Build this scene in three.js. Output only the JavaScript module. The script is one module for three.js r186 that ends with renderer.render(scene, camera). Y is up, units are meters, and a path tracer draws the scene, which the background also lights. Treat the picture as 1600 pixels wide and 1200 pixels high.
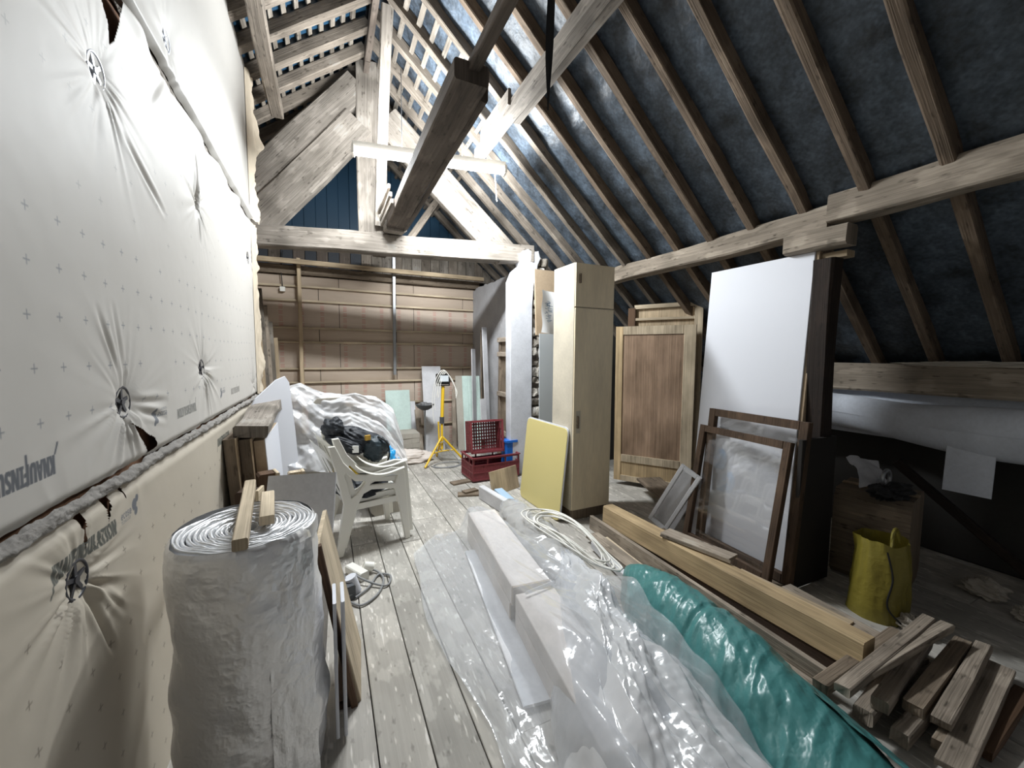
import * as THREE from 'three';
import { mergeGeometries } from 'three/addons/utils/BufferGeometryUtils.js';
import { RectAreaLightUniformsLib } from 'three/addons/lights/RectAreaLightUniformsLib.js';

// ---------------------------------------------------------------- camera, exposure, light
const scene = new THREE.Scene();
scene.background = new THREE.Color(0x000000);
const camera = new THREE.PerspectiveCamera(2 * Math.atan(600 / 610) * 180 / Math.PI, 1600 / 1200, 0.05, 60);
camera.rotation.order = 'YXZ';
camera.position.set(0, 1.65, 0);
camera.rotation.set(-4.25 * Math.PI / 180, -25.3 * Math.PI / 180, 0.4 * Math.PI / 180);
const renderer = new THREE.WebGLRenderer({ antialias: true });
renderer.toneMapping = THREE.LinearToneMapping;
renderer.toneMappingExposure = 1.0;
renderer.shadowMap.enabled = true;
RectAreaLightUniformsLib.init();
const TUBE_POWER = 400;            // radiance of the fluorescent tubes

// ---------------------------------------------------------------- helpers
const V3 = (x, y, z) => new THREE.Vector3(x, y, z);
let seed = 7;
const rnd = () => { seed = (seed * 1664525 + 1013904223) >>> 0; return seed / 4294967296; };
const rr = (a, b) => a + (b - a) * rnd();
const clamp = (x, a, b) => Math.max(a, Math.min(b, x));
const sstep = (a, b, x) => { const t = clamp((x - a) / (b - a), 0, 1); return t * t * (3 - 2 * t); };
const lerp = (a, b, t) => a + (b - a) * t;
function hash(x, y, s) { let h = Math.imul(x, 374761393) ^ Math.imul(y, 668265263) ^ Math.imul(s, 1274126177); h = Math.imul(h ^ (h >>> 13), 1274126177); return ((h ^ (h >>> 16)) >>> 0) / 4294967296; }
function vnoise(x, y, px, py, s) {                       // value noise that repeats after px, py cells
  const xi = Math.floor(x), yi = Math.floor(y), fx = x - xi, fy = y - yi;
  const u = fx * fx * (3 - 2 * fx), v = fy * fy * (3 - 2 * fy), m = (a, p) => ((a % p) + p) % p;
  const x0 = m(xi, px), x1 = m(xi + 1, px), y0 = m(yi, py), y1 = m(yi + 1, py);
  return lerp(lerp(hash(x0, y0, s), hash(x1, y0, s), u), lerp(hash(x0, y1, s), hash(x1, y1, s), u), v);
}
function fbm(u, v, px, py, oct, s) {                     // u, v in 0..1 over the tile
  let a = 0.5, t = 0, n = 0;
  for (let i = 0; i < oct; i++) { t += a * vnoise(u * px, v * py, px, py, s + i); n += a; a *= 0.5; px *= 2; py *= 2; }
  return t / n;
}
const N2 = (x, y, s = 1) => vnoise(x, y, 4096, 4096, s) * 2 - 1;   // plain noise -1..1
const F2 = (x, y, s = 1) => N2(x, y, s) * 0.55 + N2(x * 2.1, y * 2.1, s + 11) * 0.3 + N2(x * 4.3, y * 4.3, s + 23) * 0.15;
const tri = t => 4 * Math.abs(t - Math.floor(t) - 0.5) - 1;                  // -1..1 with sharp creases
function CR(x, y, s, f = 3) {                                // crumpled film: straight sharp creases running every way
  let t = 0; for (let i = 0; i < 6; i++) { const a = hash(i, s, 1) * Math.PI, q = f * (0.6 + 0.55 * i), m = 0.5 + 0.5 * N2(x * 1.7 + i * 9, y * 1.7 + s, 17 + i); t += tri(q * (x * Math.cos(a) + y * Math.sin(a)) + 0.5 * N2(x * 2 + i, y * 2, s + i) + i * 0.37) * m / (0.6 + 0.55 * i) * 0.5; } return t;
}
function dataTex(w, h, fn, srgb, ru = 1, rv = 1) {
  const d = new Uint8Array(w * h * 4);
  for (let y = 0; y < h; y++) for (let x = 0; x < w; x++) {
    const c = fn((x + 0.5) / w, (y + 0.5) / h), i = (y * w + x) * 4;
    d[i] = clamp(c[0], 0, 1) * 255; d[i + 1] = clamp(c[1], 0, 1) * 255; d[i + 2] = clamp(c[2], 0, 1) * 255; d[i + 3] = 255;
  }
  const t = new THREE.DataTexture(d, w, h, THREE.RGBAFormat);
  t.wrapS = t.wrapT = THREE.RepeatWrapping; t.magFilter = THREE.LinearFilter; t.minFilter = THREE.LinearMipmapLinearFilter; t.generateMipmaps = true;
  if (srgb) t.colorSpace = THREE.SRGBColorSpace;
  t.repeat.set(ru, rv); t.needsUpdate = true; return t;
}
// ---------------------------------------------------------------- textures (u across the grain, v along it, in metres)
const grainAt = (u, v, k) => {
  const w = fbm(u, v, 3, 2, 3, 40 + k) * 0.12;
  const g = fbm((u + w) % 1, v, 48, 2, 3, 50 + k), f = fbm(u, v, 120, 6, 2, 60 + k), b = fbm(u, v, 4, 6, 4, 70 + k);
  return { g, f, b };
};
const T_wood = dataTex(512, 512, (u, v) => { const { g, f, b } = grainAt(u, v, 0); const t = 0.74 + 0.2 * (g - 0.5) + 0.16 * (f - 0.5) + 0.34 * (b - 0.5); return [t + 0.03, t, t - 0.04]; }, true, 2, 0.6);
const T_woodB = dataTex(512, 512, (u, v) => { const { g, f } = grainAt(u, v, 0); const t = 0.5 + 0.5 * (g - 0.5) + 0.6 * (f - 0.5); return [t, t, t]; }, false, 2, 0.6);
const T_old = dataTex(512, 512, (u, v) => {                   // old dusty timber with dark knots, nail stains and worm marks
  const { g, f, b } = grainAt(u, v, 3); let t = 0.78 + 0.16 * (g - 0.5) + 0.14 * (f - 0.5) + 0.34 * (b - 0.5);
  const sp = fbm(u, v, 24, 24, 3, 88); if (sp > 0.7) t -= (sp - 0.7) * 1.6; const lime = fbm(u, v, 9, 9, 4, 93); t += sstep(0.55, 0.72, lime) * 0.12;
  return [t + 0.025, t, t - 0.03];
}, true, 2, 0.6);
const T_floor = dataTex(1024, 1024, (u, v) => {               // grey boards with trodden plaster dust and stains
  const { g, f, b } = grainAt(u, v, 5); let t = 0.8 + 0.045 * (g - 0.5) + 0.05 * (f - 0.5) + 0.15 * (b - 0.5);
  const d = fbm(u, v, 14, 14, 5, 120); t += sstep(0.52, 0.66, d) * 0.08; const s = fbm(u, v, 40, 40, 3, 131); if (s > 0.7) t -= (s - 0.7) * 0.9;
  const w = fbm(u, v, 70, 30, 2, 140); if (w > 0.72) t += (w - 0.72) * 1.6;
  return [t, t - 0.006, t - 0.022];
}, true, 1, 0.5);
const T_mottle = dataTex(512, 512, (u, v) => { const t = 0.93 + 0.14 * (fbm(u, v, 6, 6, 6, 201) - 0.5) + 0.06 * (fbm(u, v, 64, 64, 3, 211) - 0.5); return [t, t, t]; }, true, 1, 1);
const T_rough = dataTex(512, 512, (u, v) => { const t = 0.5 + 0.8 * (fbm(u, v, 16, 16, 6, 221) - 0.5); return [t, t, t]; }, false, 1, 1);
const T_felt = dataTex(512, 512, (u, v) => { let t = 0.62 + 0.6 * (fbm(u, v, 8, 8, 6, 231) - 0.5) + 0.3 * (fbm(u, v, 50, 50, 2, 241) - 0.5); return [t * 0.94, t * 0.99, t * 1.05]; }, true, 1.2, 1.2);
const T_crinkle = dataTex(512, 512, (u, v) => {                // creased foil and film: sharp ridges
  let t = 0, a = 0.5; for (let i = 0; i < 5; i++) { const k = 4 << i; t += a * (1 - Math.abs(fbm(u, v, k, k, 2, 251 + i) * 2 - 1)); a *= 0.6; } t = t / 1.15; return [t, t, t];
}, false, 1, 1);
const T_ribs = dataTex(256, 256, (u, v) => { const t = 0.5 + 0.5 * Math.cos(u * Math.PI * 2 * 16); return [t, t, t]; }, false, 1, 1);

// ---------------------------------------------------------------- materials
const mat = (color, o = {}) => new THREE.MeshStandardMaterial({ color, roughness: 0.85, metalness: 0, ...o });
const phys = (color, o = {}) => new THREE.MeshPhysicalMaterial({ color, roughness: 0.5, metalness: 0, ...o });
const wood = (c, o = {}) => mat(c, { map: T_wood, bumpMap: T_woodB, bumpScale: 0.0015, roughness: 0.8, ...o });
const oldw = (c, o = {}) => mat(c, { map: T_old, bumpMap: T_woodB, bumpScale: 0.003, roughness: 0.9, ...o });
const M = {
  truss: oldw(0x96928d), purlin: oldw(0xaba398), rafter: oldw(0x7f7163), rafterPale: oldw(0x8c857d), lath: oldw(0x8f8a83), post: oldw(0x2e241e), joist: oldw(0x6d655f),
  floor: [0xd9d5cf, 0xd2cec9, 0xdedad4, 0xccc9c4].map(c => mat(c, { map: T_floor, bumpMap: T_woodB, bumpScale: 0.0012, roughness: 0.88 })),
  pine: wood(0xefe4cf), pineTan: wood(0xe4d4ba), beamTan: wood(0xe4cfaa), grey: oldw(0xb3aa9f), greyBrown: oldw(0x8f8375), brown: wood(0x6e5642), dark: wood(0x4a3728), frame: oldw(0x5f4d3e),
  plaster: mat(0xdcdee4, { map: T_mottle, bumpMap: T_rough, bumpScale: 0.002, roughness: 0.9 }),
  concrete: mat(0xacabad, { map: T_mottle, bumpMap: T_rough, bumpScale: 0.006, roughness: 0.95 }),
  white: mat(0xd9dbe2, { roughness: 0.6 }), boardWhite: mat(0xdcdcdf, { map: T_mottle, roughness: 0.85 }), core: mat(0xd8d4cc, { roughness: 0.95, bumpMap: T_rough, bumpScale: 0.002 }),
  green: mat(0xcfe3dc, { map: T_mottle, roughness: 0.9 }), kraft: mat(0xb8a692, { map: T_mottle, roughness: 0.8 }),
  felt: phys(0x6d767e, { map: T_felt, bumpMap: T_rough, bumpScale: 0.01, roughness: 0.5 }), tile: mat(0x3c4046, { map: T_mottle, roughness: 0.8 }), sheet: mat(0x21425a, { roughness: 0.45 }),
  foil: mat(0xf4f4f5, { metalness: 0.5, roughness: 0.34, bumpMap: T_crinkle, bumpScale: 0.02 }), foilEdge: mat(0xdedfe1, { metalness: 0.5, roughness: 0.4, bumpMap: T_crinkle, bumpScale: 0.01 }), bubble: mat(0xc9c9c8, { roughness: 0.7 }),
  film: phys(0xf4f6f9, { transmission: 0.76, roughness: 0.16, thickness: 0, ior: 1.5, side: THREE.DoubleSide, bumpMap: T_crinkle, bumpScale: 0.006 }),
  filmThick: phys(0xf6f7fa, { transmission: 0.45, roughness: 0.2, thickness: 0, ior: 1.5, side: THREE.DoubleSide, bumpMap: T_crinkle, bumpScale: 0.006 }),
  filmHeap: phys(0xf8f9fb, { transmission: 0.56, roughness: 0.17, thickness: 0, ior: 1.5, side: THREE.DoubleSide, bumpMap: T_crinkle, bumpScale: 0.005 }),
  teal: phys(0x47807f, { roughness: 0.32, bumpMap: T_crinkle, bumpScale: 0.012, side: THREE.DoubleSide }),
  plasticWhite: phys(0xeceae2, { roughness: 0.35 }), plasticRed: phys(0x7c353b, { roughness: 0.5 }), plasticBlue: phys(0x1f6fd0, { roughness: 0.35 }), yellowPaint: mat(0xe9bf2f, { roughness: 0.4 }),
  black: mat(0x17181a, { roughness: 0.6 }), blackCloth: mat(0x1b2028, { roughness: 0.6, bumpMap: T_crinkle, bumpScale: 0.01, side: THREE.DoubleSide }), metal: mat(0x9b9da0, { metalness: 0.7, roughness: 0.4 }), metalDark: mat(0x55585c, { metalness: 0.4, roughness: 0.55 }),
  cable: mat(0xe9e7e0, { roughness: 0.5 }), cableGrey: mat(0x88898a, { roughness: 0.6 }), laminateYellow: mat(0xd6c888, { roughness: 0.45 }), cream: mat(0xd8cfbc, { roughness: 0.6, map: T_mottle }), creamFront: mat(0xf2e2c2, { roughness: 0.55, map: T_mottle }),
  veneer: wood(0xbfa794, { roughness: 0.4 }), box: mat(0xbda78c, { map: T_mottle, roughness: 0.9 }), cardboardGrey: mat(0xb9b3a8, { map: T_mottle, roughness: 0.95 }), carton: mat(0xeee3da, { map: T_mottle, roughness: 0.6 }),
  glass: phys(0xffffff, { transmission: 1, roughness: 0.03, thickness: 0, ior: 1.5, side: THREE.DoubleSide }), paneGrey: phys(0xc9d0d5, { roughness: 0.15 }),
  stone: [0xd9d3c8, 0xbdb5a9, 0xe3ded6, 0x9d958a].map(c => mat(c, { map: T_mottle, bumpMap: T_rough, bumpScale: 0.012, roughness: 0.95 })),
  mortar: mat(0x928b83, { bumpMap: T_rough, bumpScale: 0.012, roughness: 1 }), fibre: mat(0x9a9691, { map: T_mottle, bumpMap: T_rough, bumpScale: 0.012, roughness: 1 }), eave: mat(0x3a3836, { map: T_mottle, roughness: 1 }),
  yellowBag: phys(0x80752c, { roughness: 0.5, bumpMap: T_crinkle, bumpScale: 0.01, side: THREE.DoubleSide }), fleece: mat(0xd9dfea, { roughness: 0.75, map: T_mottle, side: THREE.DoubleSide }), paper: mat(0xf0f0ee, { roughness: 0.9 }),
};

// ---------------------------------------------------------------- object kit
const used = {};
function numbered(name) { const n = used[name] = (used[name] ?? -1) + 1; return n ? `${name}_${String(n).padStart(3, '0')}` : name; }
function tag(o, label, category, group) { o.userData.label = label; o.userData.category = category; if (group) o.userData.group = group; return o; }
function thing(name, label, category, p = [0, 0, 0], group) { const g = new THREE.Group(); g.name = numbered(name); g.position.set(...p); scene.add(g); return tag(g, label, category, group); }
function structure(name, p = [0, 0, 0]) { const g = new THREE.Group(); g.name = name; g.position.set(...p); g.userData.kind = 'structure'; scene.add(g); return g; }
const ID = new THREE.Matrix4();
function put(parent, name, geo, m, world = ID) {           // one mesh; world = its placing in the scene, whatever the parent
  const o = new THREE.Mesh(geo, m); o.castShadow = o.receiveShadow = true; o.name = parent === scene ? numbered(name) : name;
  const w = world.clone();
  if (parent !== scene) { parent.updateWorldMatrix(true, false); w.premultiply(parent.matrixWorld.clone().invert()); }
  else if (world === ID) { geo.computeBoundingBox(); const c = geo.boundingBox.getCenter(V3(0, 0, 0)); c.y = geo.boundingBox.min.y; geo.translate(-c.x, -c.y, -c.z); w.makeTranslation(c.x, c.y, c.z); }
  w.decompose(o.position, o.quaternion, o.scale); parent.add(o); return o;
}
function indexed(pos, idx, uv) {
  const g = new THREE.BufferGeometry(); g.setAttribute('position', new THREE.Float32BufferAttribute(pos, 3)); g.setAttribute('uv', new THREE.Float32BufferAttribute(uv ?? new Array(pos.length / 3 * 2).fill(0), 2));
  g.setIndex(idx); g.computeVertexNormals(); return g;
}
// a squared timber along +z from 0 to L: chamfered, optionally wavy, uv in metres
function timberGeo(w, h, L, { n = 1, wob = 0, ch = Math.min(w, h) * 0.1, taper = 0, s = 0, twist = 0, rag = 0 } = {}) {
  const a = w / 2, b = h / 2, c = Math.min(ch, a * 0.9, b * 0.9);
  const sec = [[-a + c, b], [a - c, b], [a, b - c], [a, -b + c], [a - c, -b], [-a + c, -b], [-a, -b + c], [-a, b - c]];
  const pos = [], uv = [], idx = [], ou = hash(s, 1, 9), ov = hash(s, 2, 9) * 3, rings = [];
  for (let i = 0; i <= n; i++) {
    const t = i / n, k = 1 - taper * t, z = t * L;
    rings.push(sec.map(([x, y], j) => { const q = wob * N2(t * L * 3 + j * 0.4, j * 7.3 + s, 5), q2 = wob * N2(t * L * 1.1 + 40, s, 6) * 1.5, tw = twist * t; const X = x * k + q + q2, Y = y * k + wob * N2(t * L * 3 + 9, j * 5.1 + s, 7) + wob * N2(t * L * 0.9 + 80, s, 8) * 1.5;
      const e = (i === 0 || i === n) ? rag * N2(j * 3.3, s + i, 12) : 0; return [X * Math.cos(tw) - Y * Math.sin(tw), X * Math.sin(tw) + Y * Math.cos(tw), z + e]; }));
  }
  let per = 0;
  for (let j = 0; j < 8; j++) {
    const k = (j + 1) % 8, len = Math.hypot(sec[k][0] - sec[j][0], sec[k][1] - sec[j][1]), base = pos.length / 3;
    for (let i = 0; i <= n; i++) { pos.push(...rings[i][j], ...rings[i][k]); uv.push(per + ou, i / n * L + ov, per + len + ou, i / n * L + ov); }
    for (let i = 0; i < n; i++) { const p = base + i * 2; idx.push(p, p + 2, p + 1, p + 1, p + 2, p + 3); }
    per += len;
  }
  for (const [ring, flip] of [[rings[0], 1], [rings[n], 0]]) {
    const base = pos.length / 3; for (const p of ring) { pos.push(...p); uv.push(p[0] + ou, p[1] * 0.2 + ov); }
    for (let j = 1; j < 7; j++) flip ? idx.push(base, base + j, base + j + 1) : idx.push(base, base + j + 1, base + j);
  }
  return indexed(pos, idx, uv);
}
function frameM(O, X, Y, Z) { return new THREE.Matrix4().makeBasis(X, Y, Z).setPosition(O); }
// timber from A to B; up = direction of its height
function bar(parent, name, A, B, w, h, m, o = {}) {
  const a = V3(...A), z = V3(...B).sub(a), L = z.length(); z.normalize(); const up = o.up ? V3(...o.up) : (Math.abs(z.y) > 0.9 ? V3(0, 0, 1) : V3(0, 1, 0));
  const x = up.clone().cross(z).normalize(), y = z.clone().cross(x);
  return put(parent, name, timberGeo(w, h, L, { s: Math.floor(rnd() * 999), ...o }), m, frameM(a, x, y, z));
}
// board with its front lower left corner O, width vector U, height vector W, thickness t going back
function slab(parent, name, O, U, W, t, m, o = {}) {
  const u = V3(...U), w = V3(...W), lu = u.length(); u.normalize(); w.addScaledVector(u, -w.dot(u)); const lw = w.length(); w.normalize(); const nrm = u.clone().cross(w);
  const c = V3(...O).addScaledVector(u, lu / 2).addScaledVector(nrm, -t / 2);
  return put(parent, name, timberGeo(lu, t, lw, { ch: Math.min(0.004, t * 0.3), s: Math.floor(rnd() * 999), ...o }), m, frameM(c, u, nrm.clone().negate(), w));
}
const boxAt = (x, y, z, w, h, d, ry = 0, o = {}) => { const g = timberGeo(w, h, d, { ch: Math.min(w, h, d) * 0.12, ...o }); g.translate(0, 0, -d / 2); g.rotateY(ry); g.translate(x, y, z); return g; };
const merge = list => mergeGeometries(list, false);
const tubeGeo = (pts, r, seg = 40, rad = 8, closed = false) => new THREE.TubeGeometry(new THREE.CatmullRomCurve3(pts.map(p => V3(...p)), closed), seg, r, rad, closed);
function barGeo(A, B, r, rad = 10) { const g = new THREE.CylinderGeometry(r, r, 1, rad), a = V3(...A), b = V3(...B), d = b.clone().sub(a), L = d.length(); g.scale(1, L, 1); g.applyQuaternion(new THREE.Quaternion().setFromUnitVectors(V3(0, 1, 0), d.normalize())); g.translate((a.x + b.x) / 2, (a.y + b.y) / 2, (a.z + b.z) / 2); return g; }
function surf(nu, nv, fn, uvs = [1, 1]) {                    // parametric sheet, fn(u, v) -> [x, y, z]
  const pos = [], uv = [], idx = [];
  for (let j = 0; j <= nv; j++) for (let i = 0; i <= nu; i++) { pos.push(...fn(i / nu, j / nv)); uv.push(i / nu * uvs[0], j / nv * uvs[1]); }
  for (let j = 0; j < nv; j++) for (let i = 0; i < nu; i++) { const a = j * (nu + 1) + i, b = a + 1, c = a + nu + 1, d = c + 1; idx.push(a, b, c, b, d, c); }
  return indexed(pos, idx, uv);
}
function roundedShape(w, h, r) { const s = new THREE.Shape(); s.moveTo(-w / 2 + r, 0); s.lineTo(w / 2 - r, 0); s.quadraticCurveTo(w / 2, 0, w / 2, r); s.lineTo(w / 2, h - r); s.quadraticCurveTo(w / 2, h, w / 2 - r, h); s.lineTo(-w / 2 + r, h); s.quadraticCurveTo(-w / 2, h, -w / 2, h - r); s.lineTo(-w / 2, r); s.quadraticCurveTo(-w / 2, 0, -w / 2 + r, 0); return s; }
function ctrl(pts, x) { for (let i = 1; i < pts.length; i++) if (x <= pts[i][0]) { const t = (x - pts[i - 1][0]) / (pts[i][0] - pts[i - 1][0]); return lerp(pts[i - 1][1], pts[i][1], clamp(t, 0, 1)); } return pts[pts.length - 1][1]; }

// ================================================================ THE SETTING
const RY = x => 2.70 + 0.88 * (3.2 - x);                     // underside of the right rafters
const LY = x => 5.08 - 0.76 * (0.5 - x);                     // underside of the left rafters
const WX = -0.62;                                            // face of the insulated partition
// ---- floor of boards
{
  const fl = structure('floor'); const xs = [-1.1, -0.86, -0.63, -0.38, -0.12, 0.15, 0.36, 0.555, 0.72, 1.04, 1.31, 1.57, 1.84, 2.1, 2.36, 2.65, 2.92, 3.2, 3.5, 3.85, 4.2, 4.6, 5.3];
  for (let i = 0; i + 1 < xs.length; i++) {
    let z = 1.5; const cuts = [1.5]; z = -rr(0.3, 2.6); while (z > -6.2) { cuts.push(z); z -= rr(2.2, 3.4); } cuts.push(-7.1);
    for (let k = 0; k + 1 < cuts.length; k++) { const w = xs[i + 1] - xs[i] - 0.006, L = cuts[k] - cuts[k + 1] - 0.004; const dy = rr(-0.003, 0);
      put(fl, 'floorboard', timberGeo(w, 0.03, L, { ch: 0.003, s: i * 7 + k }), M.floor[(i * 3 + k) % 4], new THREE.Matrix4().makeTranslation((xs[i] + xs[i + 1]) / 2, -0.015 + dy, cuts[k + 1])); }
  }
  put(fl, 'subfloor', boxAt(2.1, -0.08, -2.8, 6.6, 0.08, 8.8), M.eave);
}
// ---- right roof slope and left roof slope
const ceiling = structure('ceiling');
{
  const dR = V3(1, -0.88, 0).normalize(), nR = V3(0.88, 1, 0).normalize();
  for (let k = 0; k < 22; k++) {
    const z = 1.27 - k * 0.381; if (z < -7) break;
    const A = V3(0.5, RY(0.5), z).addScaledVector(nR, 0.05), B = V3(4.75, RY(4.75), z).addScaledVector(nR, 0.05);
    bar(ceiling, 'rafter', A.toArray(), B.toArray(), 0.066, 0.1, z > -3.4 ? M.rafter : M.rafterPale, { n: 10, wob: 0.006, up: nR.toArray() });
  }
  // roofing felt hung between the rafters, rucked and sagging
  const feltPart = (z0, z1) => surf(Math.round((z0 - z1) / 0.03), 130, (a, b) => {
    const z = lerp(z0, z1, a), x = lerp(0.45, 5.2, b), y = RY(x), c = ((1.27 - z) / 0.381) % 1, sag = Math.sin(Math.PI * clamp(c, 0, 1));
    let h = 0.1 - 0.012 * sag + 0.012 * F2(x * 3, z * 6, 31) * sag + 0.012 * (1 - Math.abs(N2(x * 9 + z * 4, z * 3 + 5, 33))) * sag;
    h -= 0.014 * sstep(0.1, 0.16, ((x * 0.9 + 0.3) % 1)) * (1 - sstep(0.16, 0.9, ((x * 0.9 + 0.3) % 1)));
    return [x + nR.x * h, y + nR.y * h, z];
  }, [(z0 - z1), 6.3]);
  put(ceiling, 'roofing_felt', feltPart(1.5, -7.1), M.felt);
  // laths and tile undersides past the felt, on both slopes
  for (let i = 0; i < 30; i++) { const x = 0.6 + i * 0.12; if (x > 1.75) break; const p = V3(x, RY(x), 0).addScaledVector(nR, 0.066); bar(ceiling, 'lath', [p.x, p.y, -7.1], [p.x, p.y, -3.35 - 0.38 * Math.floor(i / 3)], 0.045, 0.022, M.lath, { up: nR.toArray(), n: 6, wob: 0.004 }); }
  const nL = V3(-0.76, 1, 0).normalize();
  for (let k = 0; k < 22; k++) { const z = 1.1 - k * 0.381; if (z < -7) break; const A = V3(0.5, LY(0.5), z).addScaledVector(nL, 0.055), B = V3(-1.3, LY(-1.3), z).addScaledVector(nL, 0.055); bar(ceiling, 'rafter', A.toArray(), B.toArray(), 0.1, 0.11, M.rafterPale, { n: 6, wob: 0.006, up: nL.toArray() }); }
  for (let i = 0; i < 18; i++) { const x = 0.4 - i * 0.1; const p = V3(x, LY(x), 0).addScaledVector(nL, 0.122); bar(ceiling, 'lath', [p.x, p.y, -7.1], [p.x, p.y, 1.2], 0.045, 0.022, M.lath, { up: nL.toArray(), n: 6, wob: 0.004 }); }
  const rowR = [], rowL = [];
  for (let i = 0; i < 34; i++) { const x = 0.5 + i * 0.14, p = V3(x, RY(x), 0).addScaledVector(nR, 0.2); const g = timberGeo(0.25, 0.02, 3.9, { ch: 0.004 }); g.rotateZ(-Math.atan(0.88) + 0.06); g.translate(p.x, p.y, -7.15); rowR.push(g); }
  for (let i = 0; i < 15; i++) { const x = 0.45 - i * 0.14, p = V3(x, LY(x), 0).addScaledVector(nL, 0.165); const g = timberGeo(0.25, 0.02, 8.6, { ch: 0.004 }); g.rotateZ(Math.atan(0.76) - 0.06); g.translate(p.x, p.y, -7.15); rowL.push(g); }
  put(ceiling, 'tile_underside', merge(rowR), M.tile); put(ceiling, 'tile_underside', merge(rowL), M.sheet);
  const cover = (n, x0, x1, f) => surf(1, 1, (a, b) => { const x = lerp(x0, x1, b), y = f(x); return [x + n.x * 0.26, y + n.y * 0.26, lerp(1.7, -7.4, a)]; });
  const thick = (n, x0, x1, f) => { const A = V3(x0, f(x0), 0).addScaledVector(n, 0.3), B = V3(x1, f(x1), 0).addScaledVector(n, 0.3); const d = B.clone().sub(A); const g = timberGeo(d.length(), 0.06, 9.1, { ch: 0.004 }); g.rotateZ(Math.atan2(d.y, d.x)); g.translate((A.x + B.x) / 2, (A.y + B.y) / 2, -7.4); return g; };
  put(ceiling, 'roof_boarding', thick(nR, 0.1, 5.6, RY), M.tile); put(ceiling, 'roof_boarding', thick(nL, 0.8, -1.6, LY), M.tile);
  bar(ceiling, 'ridge_board', [0.5, 5.06, -4.95], [0.5, 5.06, 1.4], 0.06, 0.2, M.joist, { n: 8, wob: 0.005 });
  bar(ceiling, 'ridge_board', [0.5, 5.06, -7.1], [0.5, 5.06, -4.95], 0.06, 0.2, M.joist, { n: 4, wob: 0.005 });
}
// ---- insulated partition on the left: paper-faced panels pinned by washers
const WASH = [[2.53, -1.73, 1], [3.08, -2.4, 1], [1.48, -1.76, 0], [1.56, -2.68, 0], [1.03, -1.43, 0], [2.51, -4.29, 0], [1.9, -0.75, 0]];
const SPOTS = [[2.46, -2.74, 0.5], [1.36, -4.3, 0.5]];
const TEARS = [[[-1.44, 1.21], [-1.48, 1.21], [-1.465, 1.1]], [[-1.58, 1.215], [-1.63, 1.21], [-1.585, 1.13]], [[-1.69, 1.215], [-1.72, 1.21], [-1.71, 1.16]], [[-1.775, 1.41], [-1.79, 1.40], [-1.9, 1.345], [-1.965, 1.32], [-1.99, 1.285], [-1.97, 1.268], [-1.9, 1.27], [-1.84, 1.34]], [[-1.745, 2.89], [-1.9, 2.89], [-1.885, 2.79], [-1.84, 2.7], [-1.8, 2.66], [-1.795, 2.72], [-1.75, 2.78]]];   // rips in the paper, cut right through to the brown wool behind
const torn = (z, y) => TEARS.some(P => { let c = false; for (let i = 0, j = P.length - 1; i < P.length; j = i++) if ((P[i][1] > y) !== (P[j][1] > y) && z < (P[j][0] - P[i][0]) * (y - P[i][1]) / (P[j][1] - P[i][1]) + P[i][0]) c = !c; return c; });
const CREASES = [[-1.46, 0.97, -1.56, 0.72, 0.012, 0.022], [-1.5, 0.98, -1.64, 0.8, 0.01, 0.012], [-2.742, 2.78, -2.747, 2.42, 0.014, 0.03], [-2.74, 2.4, -2.745, 2.26, 0.012, 0.016], [-2.3, 2.85, -2.12, 2.66, 0.014, 0.02], [-1.72, 1.56, -1.6, 1.78, 0.01, 0.009], [-1.76, 1.56, -1.7, 1.8, 0.01, 0.008], [-1.82, 1.47, -2.1, 1.45, 0.012, 0.016], [-1.82, 1.45, -2.08, 1.38, 0.012, 0.018], [-1.86, 2.4, -2.2, 2.25, 0.012, 0.014]];
function paperFront(y, z) {
  let d = 0.006 * F2(z * 1.3, y * 1.6, 61) + 0.0012 * F2(z * 9, y * 7, 62);
  for (const [wy, wz] of WASH) { const r = Math.hypot(y - wy, z - wz), a = Math.atan2(y - wy, z - wz); d -= 0.03 * Math.exp(-r / 0.06); const k = Math.exp(-r / 0.12) * sstep(0.03, 0.1, r);
    const lower = 0.35 + 0.65 * sstep(0.6, -0.5, Math.sin(a)); d += k * lower * (wy < 1.6 ? 0.024 : 0.015) * (1 - Math.abs(N2(a * 5.2 + wy * 9, r * 2.2 + wz, 63)) * 2.2); d += k * 0.003 * N2(a * 13, r * 4, 64); }
  for (const [wy, wz] of SPOTS) { const r = Math.hypot(y - wy, z - wz), a = Math.atan2(y - wy, z - wz); d -= 0.03 * Math.exp(-r / 0.04); d += Math.exp(-r / 0.12) * 0.01 * (1 - Math.abs(N2(a * 5, r * 3, 65)) * 2); }
  for (const [z0, y0, z1, y1, w, dp] of CREASES) {           // sharp tucks where the paper is pulled in
    const dz = z1 - z0, dy = y1 - y0, L2 = dz * dz + dy * dy, t = clamp(((z - z0) * dz + (y - y0) * dy) / L2, 0, 1), r = Math.hypot(z - z0 - dz * t, y - y0 - dy * t), k = Math.sin(Math.PI * (0.08 + 0.84 * t));
    d -= dp * 0.5 * k * Math.exp(-r * r / (w * w)); d += dp * 0.2 * k * Math.exp(-Math.pow((r - 2.2 * w) / w, 2));
  }
  return WX + d;
}
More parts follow.
